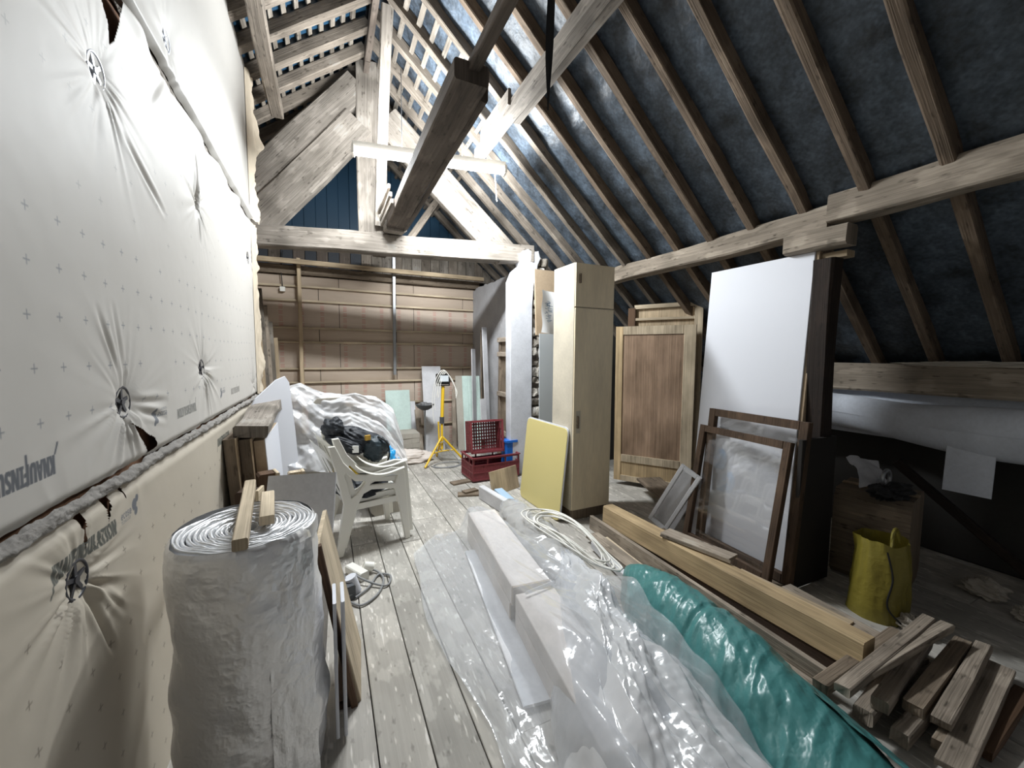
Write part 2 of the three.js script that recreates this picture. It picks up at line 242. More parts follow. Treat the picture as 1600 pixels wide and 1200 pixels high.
function panelTex(draw, w, h, y0, y1, z0, z1, base) {         // canvas on which x runs to -z and y runs up, in metres
  const c = document.createElement('canvas'); c.width = w; c.height = h; const g = c.getContext('2d');
  g.fillStyle = base; g.fillRect(0, 0, w, h);
  const sx = w / (z0 - z1), sy = h / (y1 - y0); const X = z => (z0 - z) * sx, Y = y => (y1 - y) * sy;
  draw(g, X, Y, sx, sy); const t = new THREE.CanvasTexture(c); t.colorSpace = THREE.SRGBColorSpace; return t;
}
function print(g, X, Y, sx, sy, str, z, y, h, len, turn, color = '#70737a') {   // text starting at (z, y), h metres tall, len metres long
  g.save(); g.translate(X(z), Y(y)); if (turn) g.rotate(Math.PI); g.fillStyle = color; const px = h * sy * 1.36; g.font = `bold ${px}px sans-serif`; const k = len * sx / g.measureText(str).width; g.scale(k, 1); g.fillText(str, 0, 0); g.restore();
}
function logo(g, X, Y, sx, sy, z, y, h, turn, color = '#5d6066') {             // the brand line with its long-tailed first letter and the small leaf mark with a word
  g.save(); g.translate(X(z), Y(y)); if (turn) g.rotate(Math.PI); g.fillStyle = color; const px = h * sy * 1.36; g.font = `bold ${px}px sans-serif`;
  g.save(); const k = h * 6.3 * sx / g.measureText('KNAUFINSULATION').width; g.scale(k, 1); for (const o of [-1.6, -0.8, 0, 0.8, 1.6]) g.fillText('KNAUFINSULATION', o, 0); g.restore();
  g.beginPath(); g.moveTo(h * 0.06 * sx, 0); g.lineTo(-h * 0.16 * sx, h * 0.6 * sy); g.lineTo(-h * 0.3 * sx, h * 0.6 * sy); g.lineTo(-h * 0.06 * sx, 0); g.fill();
  g.beginPath(); g.moveTo(h * 1.95 * sx, -h * sy); g.lineTo(h * 1.95 * sx, h * 0.45 * sy); g.lineTo(h * 2.1 * sx, h * 0.45 * sy); g.lineTo(h * 2.1 * sx, -h * sy); g.fill();
  g.restore();
}
function leaf(g, X, Y, sx, sy, z, y, h, turn, color = '#6d7076') {
  g.save(); g.translate(X(z), Y(y)); if (turn) g.rotate(Math.PI); g.fillStyle = color; g.font = `bold ${h * sy * 0.9}px sans-serif`; g.save(); g.scale(0.8 * sx / sy, 1); g.fillText('ecose', 0, 0); g.font = `${h * sy * 0.35}px sans-serif`; g.fillText('TECHNOLOGY', 0, h * sy * 0.4); g.restore();
  for (const [cx, cy, r] of [[2.5, -0.55, 0.42], [3.0, -0.95, 0.26], [2.75, 0.1, 0.3]]) { g.beginPath(); g.ellipse(cx * h * sx, cy * h * sy, r * h * sx, r * 1.25 * h * sy, 0.3, 0, 7); g.fill(); } g.restore();
}
function cross(g, X, Y, sx, sy, z, y, c = '#8b8d90') { g.fillStyle = c; const a = 0.012; g.fillRect(X(z) - a * sx, Y(y) - 0.0016 * sy, 2 * a * sx, 0.0032 * sy); g.fillRect(X(z) - 0.0016 * sx, Y(y) - a * sy, 0.0032 * sx, 2 * a * sy); }
{
  const wl = structure('wall_left');
  const Z0 = 1.45, Z1 = -4.5;
  const mk = (y0, y1, nu, nv, tex, edge) => {
    const g = surf(nu, nv, (a, b) => {
      const z = lerp(Z0, Z1, a), y = lerp(y0, y1, b); let x = paperFront(y, z), yy = y;
      if (edge === 'mid') { const t = sstep(0.09, 0, y1 - y); x += t * (0.012 + 0.02 * N2(z * 5, 3, 71)) - 0.035 * sstep(0.02, 0, y1 - y); yy += (b === 1 ? 0.018 * F2(z * 6, 1, 72) - 0.015 : 0); x -= 0.02 * sstep(0.03, 0, y - y0); if (b === 0) yy += 0.008 * F2(z * 9, 4, 75); }
      if (edge === 'top') { x += 0.02 * sstep(0.15, 0, y - y0) - 0.03 * sstep(0.02, 0, y - y0); if (b === 0) yy += 0.01 * F2(z * 9, 7, 73); }
      if (edge === 'low') { x -= 0.02 * sstep(0.05, 0, y1 - y); if (b === 1) yy += 0.012 * F2(z * 8, 2, 74); }
      return [x, yy, z];
    }, [1, 1]);
    const ix = g.index.array, keep = []; for (let q = 0; q < ix.length; q += 3) { let cz = 0, cy = 0; for (let e = 0; e < 3; e++) { cz += g.attributes.position.getZ(ix[q + e]) / 3; cy += g.attributes.position.getY(ix[q + e]) / 3; } if (!torn(cz, cy)) keep.push(ix[q], ix[q + 1], ix[q + 2]); } g.setIndex(keep);
    const m = mat(0xffffff, { side: THREE.DoubleSide, map: tex, roughness: 0.62, bumpMap: T_rough, bumpScale: 0.0006 }); return put(wl, 'insulation_panel', g, m);
  };
  const PAPER = '#c3bfb9';
  const low = panelTex((g, X, Y, sx, sy) => {
    for (let z = 1.2; z > -4.4; z -= 0.115) for (let y = 0.12; y < 1.05; y += 0.125) if (hash(z * 100 | 0, y * 100 | 0, 3) > 0.12) cross(g, X, Y, sx, sy, z + 0.02 * Math.sin(y * 9), y + 0.01 * Math.sin(z * 7), '#857c70');
    logo(g, X, Y, sx, sy, -1.31, 1.075, 0.05, 0, '#5b5c56'); leaf(g, X, Y, sx, sy, -1.66, 1.1, 0.04, 0); logo(g, X, Y, sx, sy, -2.9, 1.075, 0.05, 0, '#5b5c56');

  }, 2048, 420, 0, 1.215, Z0, Z1, '#c0b7a8');
  const mid = panelTex((g, X, Y, sx, sy) => {
    for (let z = 1.3; z > -4.4; z -= 0.117) for (let y = 1.475; y < 2.8; y += 0.129) if (hash(z * 100 | 0, y * 100 | 0, 5) > (y > 2.1 ? 0.45 : 0.1)) cross(g, X, Y, sx, sy, z - 0.03 + 0.02 * F2(z * 3, y * 3, 7), y + 0.015 * F2(z * 2, y * 4, 8), y > 2.1 ? '#a4a29f' : '#85868a');
    for (const z of [-1.35, 0.4]) { logo(g, X, Y, sx, sy, z, 1.395, 0.05, 1); }
    logo(g, X, Y, sx, sy, -2.5, 1.395, 0.045, 1, '#7d7c78'); leaf(g, X, Y, sx, sy, -2.1, 1.41, 0.04, 1); logo(g, X, Y, sx, sy, -3.6, 1.4, 0.045, 1, '#8d8a85'); leaf(g, X, Y, sx, sy, -3.15, 1.41, 0.04, 1);


  }, 2048, 640, 1.255, 2.885, Z0, Z1, PAPER);
  const top = panelTex((g, X, Y, sx, sy) => { for (let z = 1.3; z > -4.4; z -= 0.117) for (let y = 3.0; y < 4.2; y += 0.129) if (hash(z * 100 | 0, y * 100 | 0, 8) > 0.6) cross(g, X, Y, sx, sy, z, y, '#a5a29e'); }, 1024, 320, 2.9, 4.3, Z0, Z1, '#aeaba6');
  mk(0, 1.215, 760, 150, low, 'low'); mk(1.255, 2.885, 760, 210, mid, 'mid'); mk(2.9, 4.3, 300, 80, top, 'top');
  put(wl, 'mineral_wool', boxAt(WX - 0.052, 2.1, -1.5, 0.03, 4.2, 5.9), mat(0x7d5a42, { bumpMap: T_rough, bumpScale: 0.01, roughness: 1 }));
  put(wl, 'partition_core', boxAt(WX - 0.14, 2.1, -1.5, 0.14, 4.2, 5.9), M.fibre);
  // fibrous rail along the lower joint
  put(wl, 'joint_strip', surf(500, 10, (a, b) => { const z = lerp(Z0, Z1, a), th = b * Math.PI; const r = 0.02 + 0.008 * F2(z * 14, b * 4, 81) + 0.007 * F2(z * 45, b * 9, 82); return [WX - 0.012 + Math.sin(th) * r * 0.95, 1.232 - Math.cos(th) * r + 0.006 * F2(z * 3, 2, 83), z]; }, [12, 0.2]), M.fibre);
  put(wl, 'joint_strip', surf(300, 8, (a, b) => { const z = lerp(-1.2, Z1, a), th = b * Math.PI; const r = 0.014 + 0.007 * F2(z * 20, b * 4, 84); return [WX - 0.03 + Math.sin(th) * r, 2.893 - Math.cos(th) * r * 1.2, z]; }, [12, 0.2]), M.mortar);
  // loose paper folded round the end of the panels
  for (const [y0, y1, out] of [[2.9, 4.25, 0.09], [1.26, 2.87, 0.03]]) put(wl, 'paper_fold', surf(14, 70, (a, b) => { const y = lerp(y0, y1, b), w = out * (0.35 + 0.65 * (0.5 + 0.5 * N2(y * 3, 1, 91))), cr = 0.05 * CR(y * 1.6, a * 0.5, 92, 2.6) * a; return [WX + 0.004 + w * a * (1 - 0.4 * a) + cr, y + 0.02 * N2(a * 4, y * 3, 93), -4.43 - 0.2 * a + 0.05 * a * N2(y * 5, 4, 94)]; }, [1, 1]), mat(0xc9bca8, { roughness: 0.7, side: THREE.DoubleSide, bumpMap: T_crinkle, bumpScale: 0.008 }));
  bar(wl, 'end_stud', [WX - 0.05, 0, -4.56], [WX - 0.05, 4.2, -4.56], 0.09, 0.1, M.truss, { n: 8, wob: 0.008 });
  // plastic insulation washers: rim, hub and five spokes
  for (const [y, z, br] of WASH) {
    const parts = [new THREE.TorusGeometry(0.052, 0.0065, 10, 40)]; parts.push(new THREE.CylinderGeometry(0.011, 0.013, 0.012, 20).rotateX(Math.PI / 2));
    for (let k = 0; k < 5; k++) { const b = boxAt(0, 0.03, 0, 0.012, 0.046, 0.006); b.rotateZ(k * Math.PI * 0.4 + 0.35 * br); parts.push(b); }
    const g = merge(parts.map(p => { const q = p.index ? p.toNonIndexed() : p; return q; })); g.rotateY(Math.PI / 2);
    put(wl, 'insulation_washer', g, br ? mat(0xd6dbe6, { roughness: 0.35 }) : mat(0x3a3b42, { roughness: 0.35 }), new THREE.Matrix4().makeTranslation(paperFront(y + 0.05, z) - 0.004, y, z));
  }
}
// ---- end wall: kraft-faced insulation behind battens, boards in the gable
{
  const wb = structure('wall_back'); const Z = -7.06;
  const kraftTex = (k, lines) => { const c = document.createElement('canvas'); c.width = 512; c.height = 256; const g = c.getContext('2d'); g.fillStyle = ['#bfae9e', '#b8a796', '#c3b3a4'][k % 3]; g.fillRect(0, 0, 512, 256);
    for (let i = 0; i < 60; i++) { g.fillStyle = `rgba(90,60,40,${0.02 + 0.05 * hash(i, k, 5)})`; g.fillRect(hash(i, k, 1) * 512, hash(i, k, 2) * 256, 30 + 90 * hash(i, k, 3), 2 + 5 * hash(i, k, 4)); }
    if (lines) for (let i = 0; i < 4; i++) { g.save(); g.translate(40 + i * 124, 250); g.rotate(-Math.PI / 2); g.fillStyle = '#b0352f'; g.font = 'bold 24px sans-serif'; g.fillText('|||  ||||  |||  ||||  |||  ||||  |||', 0, 0); g.restore(); } const t = new THREE.CanvasTexture(c); t.colorSpace = THREE.SRGBColorSpace; return t; };
  const KM = [0, 1, 2].map(k => mat(0xffffff, { map: kraftTex(k, k !== 1), roughness: 0.75 }));
  const rows = [[0.0, 0.38], [0.4, 0.8], [0.82, 1.18], [1.2, 1.4], [1.42, 1.82], [1.84, 2.04], [2.06, 2.46], [2.48, 2.68], [2.7, 2.86]];
  rows.forEach(([a, b], i) => { let x = -1.0 - 0.3 * (i % 2); while (x < 2.6) { const x1 = Math.min(x + 1.18, 2.75); const x0 = Math.max(x, -1.1); if (x1 - x0 > 0.05) { const w = x1 - x0 + 0.012, g = surf(24, 6, (u, v) => [lerp(x0, x0 + w, u), lerp(a, b, v), Z + 0.024 + 0.014 * Math.sin(Math.PI * v) * (u < 0.02 ? 0.8 : 1) + 0.006 * F2(u * 6 + x0, v * 3 + a * 9, 101)], [1, 1]); put(wb, 'kraft_panel', g, KM[(b - a) < 0.25 ? 1 : (i % 2 ? 0 : 2)]); } x += 1.2; } });
  for (const y of [0.39, 0.81, 1.19, 1.41, 1.83, 2.05, 2.47, 2.69]) bar(wb, 'batten', [-1.1, y, Z + 0.06], [2.49, y, Z + 0.06], 0.04, 0.03, M.pine, { n: 12, wob: 0.003 });
  bar(wb, 'wall_plate', [-1.1, 2.93, Z + 0.06], [2.6, 2.93, Z + 0.06], 0.1, 0.13, M.greyBrown, { n: 8, wob: 0.006 });
  for (let i = 0; i < 26; i++) { const x = -1.1 + i * 0.165, top = Math.min(LY(x), RY(x)) + 0.1; if (x > 2.95) break; const mid = Math.min(top, x < 0.55 ? 3.3 : 3.42); slab(wb, 'gable_board', [x, 2.99, Z + 0.03 + 0.008 * (i % 2)], [0.16, 0, 0], [0, mid - 2.99, 0], 0.02, x < 0.55 ? [M.joist, M.tile][i % 2] : [M.truss, M.rafterPale, M.lath][i % 3]); if (top > mid + 0.05) slab(wb, 'gable_sheet', [x, mid, Z + 0.02 + 0.012 * (i % 2)], [0.164, 0, 0], [0, top - mid, 0], 0.012, M.sheet); }
  put(wb, 'outer_wall', boxAt(0.8, 2.6, Z - 0.16, 5, 5.6, 0.16), M.eave);
  bar(wb, 'stud', [-0.36, 0, -6.9], [-0.36, 3.1, -6.9], 0.055, 0.05, M.pineTan, { n: 6, wob: 0.003 });
  bar(wb, 'metal_stud', [1.04, 1.3, -6.9], [1.05, 3.3, -6.9], 0.05, 0.05, M.metal);
  bar(wb, 'collar_rail', [-1.0, 3.02, -6.75], [2.6, 3.02, -6.75], 0.06, 0.07, M.pineTan, { n: 6, wob: 0.004 });
  // socket with its cable on the battens
  const s = put(wb, 'wall_socket', boxAt(-0.59, 2.63, -6.97, 0.07, 0.07, 0.05), M.plasticWhite);
  put(wb, 'socket_cable', tubeGeo([[-0.59, 2.66, -6.97], [-0.6, 2.9, -6.96], [-0.57, 3.2, -6.95]], 0.007), M.black);
}
// ---- right side: wall of the end bay, broken pier, low eaves wall, rear wall
{
  const wr = structure('wall_right');
  put(wr, 'rendered_wall', surf(60, 60, (a, b) => { const z = lerp(-7.1, -4.86, a), y = lerp(0, 2.86 + 0.05 * F2(z * 5, 1, 111), b); return [2.5 + 0.012 * F2(z * 4, y * 4, 112), y, z]; }, [2.2, 2.8]), M.concrete);
  put(wr, 'wall_core', boxAt(2.77, 1.4, -5.98, 0.5, 2.8, 2.2), M.concrete);
  // plastered pier: the end face of the wall with a knocked-off top
  const sh = new THREE.Shape(); const out = [[2.24, 0], [2.22, 2.62], [2.28, 2.76], [2.37, 2.84], [2.36, 2.96], [2.4, 3.03], [2.48, 3.06], [2.55, 3.03], [2.63, 3.05], [2.66, 2.96], [2.62, 2.88], [2.6, 2.76], [2.56, 2.6], [2.54, 2.3], [2.55, 0]];
  out.forEach(([x, y], i) => i ? sh.lineTo(x, y) : sh.moveTo(x, y)); const pg = new THREE.ExtrudeGeometry(sh, { depth: 0.14, bevelEnabled: true, bevelSize: 0.008, bevelThickness: 0.008, bevelSegments: 1 }); pg.translate(0, 0, -4.9);
  put(wr, 'plastered_pier', pg, M.plaster);
  put(wr, 'rubble_mortar', boxAt(2.66, 1.46, -4.92, 0.3, 2.92, 0.12), M.mortar);
  for (let i = 0; i < 22; i++) for (let k = 0; k < 2; k++) {
    const w = rr(0.1, 0.17), h = rr(0.1, 0.15), g = new THREE.BoxGeometry(w, h, 0.16, 4, 4, 4), p = g.attributes.position, sd = i * 3 + k;
    for (let v = 0; v < p.count; v++) { const X = p.getX(v), Y = p.getY(v), Zz = p.getZ(v), e = Math.pow(Math.abs(X / w * 2), 3) + Math.pow(Math.abs(Y / h * 2), 3); const q = 1 - 0.1 * e + 0.2 * N2(X * 16 + sd, Y * 16 + Zz * 9, 121) + 0.1 * N2(X * 40, Y * 40 + sd, 122); p.setXYZ(v, X * q, Y * q, Zz * (1 - 0.12 * e) + 0.025 * N2(X * 20 + sd, Y * 20, 123)); } g.computeVertexNormals();
    put(wr, 'stone', g, M.stone[(i + k * 2) % 4], new THREE.Matrix4().makeTranslation(2.6 + k * 0.125 + rr(-0.03, 0.03), 0.06 + i * 0.136 + rr(-0.02, 0.02), -4.86 + rr(-0.025, 0.02)));
  }
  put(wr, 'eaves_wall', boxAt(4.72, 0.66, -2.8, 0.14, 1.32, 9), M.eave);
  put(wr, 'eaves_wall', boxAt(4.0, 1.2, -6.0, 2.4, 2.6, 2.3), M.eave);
  const wf = structure('wall_front'); put(wf, 'wall_panel', boxAt(2, 2.6, 1.6, 6.9, 5.6, 0.16), M.concrete);
  const ws = structure('wall_left_end'); put(ws, 'wall_panel', boxAt(-1.22, 2.1, -5.8, 0.14, 4.3, 2.8), M.kraft); put(ws, 'wall_panel', boxAt(-0.99, 2.1, -4.46, 0.5, 4.3, 0.1), M.kraft);
}

// ================================================================ ROOF TIMBERS
const TA = 10 * Math.PI / 180, TE = V3(Math.cos(TA), 0, Math.sin(TA)), TN = V3(-Math.sin(TA), 0, Math.cos(TA));
const TP = (s, y, o = 0) => { const p = V3(0.6, 0, -5.1).addScaledVector(TE, s).addScaledVector(TN, o); p.y = y; return p.toArray(); };
{
  const t = thing('roof_truss', 'whitewashed timber roof truss with tie beam, post and slanting struts', 'truss', [0.6, 2.87, -5.1]);
  bar(t, 'tie_beam', TP(-1.7, 2.99, -0.09), TP(1.99, 3.015, -0.09), 0.18, 0.235, M.truss, { n: 16, wob: 0.007, ch: 0.012 });
  bar(t, 'king_post', TP(-0.055, 3.1, -0.1), TP(-0.055, 5.1, -0.1), 0.34, 0.14, M.truss, { n: 10, wob: 0.006, ch: 0.012, up: TN.toArray() });
  const strut = (name, x0, y0, x1, y1, w, off, th = 0.13) => bar(t, name, TP(x0, y0, off), TP(x1, y1, off), th, w, M.truss, { n: 10, wob: 0.006, ch: 0.012, up: V3(...TP(y0 - y1, x1 - x0)).sub(V3(...TP(0, 0))).toArray() });
  strut('principal_rafter', -1.5, 3.42, -0.2, 4.85, 0.33, -0.1); strut('strut', -1.42, 3.02, -0.2, 4.4, 0.37, -0.08);
  strut('principal_rafter', 0.1, 4.5, 1.62, 2.98, 0.35, -0.1);
  bar(t, 'brace', TP(0.02, 3.2, 0.03), [0.62, 5.04, -4.2], 0.11, 0.06, M.truss, { n: 8, wob: 0.004, up: [0, 0.4, 1] });
  bar(t, 'rear_brace', TP(0.25, 3.1, -0.75), TP(0.8, 3.9, -0.75), 0.06, 0.09, M.rafterPale, { n: 4, wob: 0.004 });
}
const pr = bar(scene, 'purlin', [3.285, 2.63, -4.75], [3.285, 2.635, -1.61], 0.17, 0.17, M.purlin, { n: 16, wob: 0.008, ch: 0.014 }); tag(pr, 'long squared timber purlin under the felted roof slope, above the cabinet', 'beam');
const pr2 = bar(scene, 'purlin', [3.25, 2.665, -1.6], [3.25, 2.665, 1.5], 0.17, 0.19, M.purlin, { n: 14, wob: 0.008, ch: 0.014 }); tag(pr2, 'purlin length running toward the camera past the dark post', 'beam');
tag(bar(scene, 'bearing_block', [3.22, 2.47, -1.86], [3.22, 2.47, -1.46], 0.14, 0.14, M.purlin, { n: 3, wob: 0.01 }), 'short timber block under the joint of the two purlin lengths', 'block');
tag(bar(scene, 'bearing_board', [3.3, 2.372, -1.95], [3.3, 2.37, -1.5], 0.1, 0.045, M.pineTan), 'thin board end wedged above the top corner of the big white board', 'board');
tag(bar(scene, 'post', [3.235, 0, -1.6], [3.235, 2.34, -1.6], 0.13, 0.13, M.post, { n: 10, wob: 0.008, ch: 0.012 }), 'dark upright timber post beside the big white board', 'post');
tag(bar(scene, 'purlin', [-0.42, 4.22, -5.05], [-0.42, 4.22, 1.4], 0.12, 0.1, M.rafterPale, { n: 12, wob: 0.006 }), 'pale purlin under the left roof slope beside the paper-faced partition', 'beam');
{
  const t = thing('side_purlin', 'pale grooved timber hung high below the right slope beside the lamp', 'beam', [1.6, 3.8, -3]);
  bar(t, 'beam', [1.58, 3.86, -4.25], [1.58, 3.86, 1.3], 0.11, 0.1, M.truss, { n: 16, wob: 0.006 }); bar(t, 'cover_strip', [1.69, 3.88, -3.5], [1.69, 3.88, 1.3], 0.07, 0.07, M.truss, { n: 12, wob: 0.005 });
  bar(t, 'splice', [1.53, 3.93, -4.0], [1.53, 3.93, -3.3], 0.04, 0.14, M.truss, { n: 4, wob: 0.01 });
}
{
  const t = thing('joist', 'long dark timber joist seen from below crossing in front of the lamp', 'beam', [0.78, 3.12, -3.5]);
  bar(t, 'beam', [0.76, 3.18, -6.4], [0.75, 3.18, -2.12], 0.2, 0.11, M.joist, { n: 14, wob: 0.005 });
  bar(t, 'side_plank', [0.885, 3.2, -5.0], [0.87, 3.2, -2.25], 0.05, 0.13, M.joist, { n: 8, wob: 0.005, rag: 0.02 });
  bar(t, 'extension', [0.76, 3.22, -2.2], [0.77, 3.23, 1.4], 0.06, 0.07, M.joist, { n: 8, wob: 0.004 });
  put(t, 'bearing_block', boxAt(0.77, 3.2, -4.93, 0.24, 0.2, 0.14, 0.12), M.truss);
  for (let k = 0; k < 3; k++) bar(t, 'side_batten', [0.62 - k * 0.012, 3.17 + k * 0.07, -4.95], [0.63 - k * 0.012, 3.19 + k * 0.07, -4.2], 0.03, 0.045, M.truss, { n: 4, wob: 0.004 });
}
// ---- fluorescent fitting, hung level with the truss
{
  const c = [1.02, 3.6, -4.08]; const t = thing('lamp', 'glowing twin tube fluorescent lamp hung behind the dark joist', 'lamp', c);
  const along = TE.clone(), q = new THREE.Quaternion().setFromUnitVectors(V3(1, 0, 0), along); t.quaternion.copy(q);
  const add = (name, g, m) => { const o = new THREE.Mesh(g, m); o.name = name; o.castShadow = o.receiveShadow = true; t.add(o); return o; };
  const glow = new THREE.MeshStandardMaterial({ color: 0xffffff, emissive: 0xffffff, emissiveIntensity: 12 });
  for (const z of [-0.035, 0.035]) add('tube', new THREE.CylinderGeometry(0.019, 0.019, 1.48, 16).rotateZ(Math.PI / 2).translate(0, 0, z), glow);
  add('housing', boxAt(0, 0.065, 0, 1.52, 0.05, 0.06), M.plasticWhite);
  for (const s of [-1, 1]) add('end_cap', boxAt(s * 0.755, 0.01, 0, 0.025, 0.08, 0.11), M.plasticWhite);
  for (const s of [-1, 1]) add('hanger', new THREE.CylinderGeometry(0.004, 0.004, 0.75, 6).translate(s * 0.3, 0.46, 0), M.metalDark);
  const light = (x, y, z, rx, h, k) => { const l = new THREE.RectAreaLight(new THREE.Color(0.93, 0.975, 1), TUBE_POWER * k, 1.48, h); l.name = 'tube_light'; l.position.set(x, y, z); l.rotation.x = rx; t.add(l); };
  light(0, -0.028, 0, -Math.PI / 2, 0.1, 1); light(0, 0, 0.064, Math.PI, 0.05, 1); light(0, 0, -0.064, 0, 0.05, 1); light(0, 0.1, 0, Math.PI / 2, 0.06, 0.8);
}
// ================================================================ THINGS: LEFT SIDE
// ---- foil insulation roll standing by the partition
{
  const C = [-0.29, 0, -1.75], R = 0.245, H = 1.0;
  const t = thing('insulation_roll', 'big silver foil insulation roll standing on end in front', 'insulation roll', C);
  const skin = surf(220, 110, (a, b) => {
    const th = a * Math.PI * 2, y = b * H; const wr = Math.min(th, Math.PI * 2 - th); const cr = 0.015 * CR(wr * 0.3, b, 301, 2.2) + 0.005 * CR(wr * 0.3, b, 302, 7) + 0.009 * N2(Math.cos(th) * 1.6, b * 2.2 + Math.sin(th) * 1.6, 303);
    const r = R + cr * (a > 0.002 && a < 0.998 ? 1 : 1) - 0.012 * sstep(0.985, 1, b); return [C[0] + Math.cos(th) * r, y, C[2] - Math.sin(th) * r];
  }, [1.55, 1]);
  put(t, 'foil_skin', skin, M.foil);
  // wound layers: one long spiral ribbon standing a little uneven at the top
  const turns = 13, n = 1000; const ribbon = surf(n, 6, (a, b) => {
    const th = a * turns * Math.PI * 2, rad = lerp(0.03, R - 0.012, a) * (1 + 0.02 * N2(Math.cos(th) * 2, Math.sin(th) * 2 + a * 9, 311)); const w = 0.0078, pr = [[-w, -0.05], [-w * 0.9, -0.006], [-w * 0.4, 0.001], [0, 0.003], [w * 0.4, 0.001], [w * 0.9, -0.006], [w, -0.05]][Math.round(b * 6)];
    const up = 0.006 * N2(th * 1.4, a * 20, 312) + 0.004 * N2(th * 5, 3, 313) - 0.012 * (1 - a); return [C[0] + Math.cos(th) * (rad + pr[0]), H - 0.006 + pr[1] + up, C[2] - Math.sin(th) * (rad + pr[0])];
  }, [12, 0.1]);
  put(t, 'wound_layers', ribbon, M.foilEdge);
  put(t, 'core', new THREE.CylinderGeometry(R - 0.02, R - 0.02, H - 0.05, 40), M.bubble, new THREE.Matrix4().makeTranslation(C[0], (H - 0.05) / 2, C[2]));
  put(t, 'loose_flap', surf(24, 50, (a, b) => { const th = 5.05 + a * 0.62, r = R + 0.006 + 0.018 * a * a + 0.012 * a * N2(b * 7, 2, 315) + 0.004 * N2(a * 8, b * 13, 316); return [C[0] + Math.cos(th) * r, lerp(0.0, 0.96, b) + 0.01 * a, C[2] - Math.sin(th) * r]; }, [0.3, 1]), M.foil);
}
tag(bar(scene, 'wooden_batten', [-0.35, 1.022, -2.2], [-0.275, 1.022, -1.5], 0.045, 0.04, M.pine), 'long pine batten lying across the top of the foil roll', 'batten');
tag(bar(scene, 'wooden_offcut', [-0.255, 1.02, -2.0], [-0.222, 1.02, -1.69], 0.05, 0.036, M.pine), 'short pine offcut beside the batten on the foil roll', 'offcut');
// ---- boards leaning behind the roll, towards the aisle
{
  const t = thing('slatted_board', 'dark edged panel with white slats leaning behind the foil roll', 'panel', [0.06, 0, -1.98]);
  slab(t, 'face_board', [0.105, 0.0, -1.88], [0.03, 0, -0.42], [-0.16, 0.8, 0], 0.02, M.pine);
  bar(t, 'edge_stile', [0.075, 0.0, -1.87], [-0.06, 0.8, -1.88], 0.03, 0.03, M.brown, { up: [0, 0, 1] });
  for (const k of [0, 1]) slab(t, 'slat', [0.04 - k * 0.032, 0.02, -1.862], [-0.014, 0, 0], [-0.07, 0.6, 0], 0.16, M.white);
  bar(t, 'bottom_rail', [0.03, 0.02, -1.87], [0.05, 0.02, -2.28], 0.06, 0.04, M.dark);
}
tag(slab(scene, 'panel_offcut', [-0.42, 0.02, -2.3], [0.37, 0, 0.08], [0.0, 0.9, -0.4], 0.018, M.boardWhite), 'pale board with a curved torn top edge behind the roll', 'board');
// ---- stack of thick insulation boards against the partition
for (let k = 0; k < 3; k++) {
  const x = -0.6 + k * 0.075; const t = thing('insulation_slab', ['foil-topped insulation slab touching the partition, rearmost of the leaning stack', 'middle slab of the leaning stack by the partition with a brown cut edge', 'white faced slab at the front of the leaning stack behind the foil roll'][k], 'insulation slab', [x, 0, -3.3]);
  slab(t, 'core', [x + 0.085 + 0.02, 0, -3.0 - 0.05 * k], [0, 0, -0.95 + 0.1 * k], [-0.06, 1.1 - 0.02 * k, 0], 0.065, [M.greyBrown, M.greyBrown, M.box][k], { n: 6, wob: 0.004 });
  slab(t, 'facing', [x + 0.092 + 0.02, 0, -3.0 - 0.05 * k], [0, 0, -0.95 + 0.1 * k], [-0.06, 1.1 - 0.02 * k, 0], 0.006, k === 2 ? M.white : M.box);
}
tag(bar(scene, 'ledge_log', [-0.475, 1.14, -3.05], [-0.475, 1.17, -4.3], 0.2, 0.09, M.truss, { n: 24, wob: 0.012, ch: 0.014, rag: 0.03 }), 'pale rough timber lying on top of the insulation slabs by the partition', 'timber');
{
  const w = thing('plasterboard', 'tall white plasterboard leaning at the end of the partition', 'plasterboard', [-0.42, 0, -4.1]);
  const sh = new THREE.Shape(); [[0, 0], [0.42, 0], [0.4, 0.9], [0.37, 1.38], [0.33, 1.44], [0.24, 1.41], [0.04, 1.26], [0, 1.2]].forEach(([a, b], i) => i ? sh.lineTo(a, b) : sh.moveTo(a, b));
  const g = new THREE.ExtrudeGeometry(sh, { depth: 0.013, bevelEnabled: true, bevelSize: 0.001, bevelThickness: 0.001, bevelSegments: 1 });
  put(w, 'face', g, M.white, new THREE.Matrix4().makeRotationY(0.75).multiply(new THREE.Matrix4().makeRotationX(-0.05)).setPosition(-0.56, 0, -3.88));
}
for (const [x, y, z, w, h, d, ry, m, l, c] of [[-0.38, 0, -3.0, 0.12, 0.86, 0.1, 0.3, M.brown, 'brown wood block end standing behind the foil roll, tallest of three', 0], [-0.46, 0, -2.85, 0.13, 0.8, 0.09, -0.15, M.dark, 'dark block end nearest the foil roll with pale edging', 0], [-0.22, 0, -3.1, 0.1, 0.82, 0.06, 0.2, M.pine, 'pale wood block at the foot of the tall plasterboard', 0]]) {
  const t = thing('timber_offcut', l, 'offcut', [x, 0, z]); put(t, 'block', boxAt(x, y + h / 2, z, w, h, d, ry), m); put(t, 'edging', boxAt(x + w * 0.42, y + h / 2 + 0.006, z + 0.01, 0.02, h, d + 0.02, ry), M.pine);
}
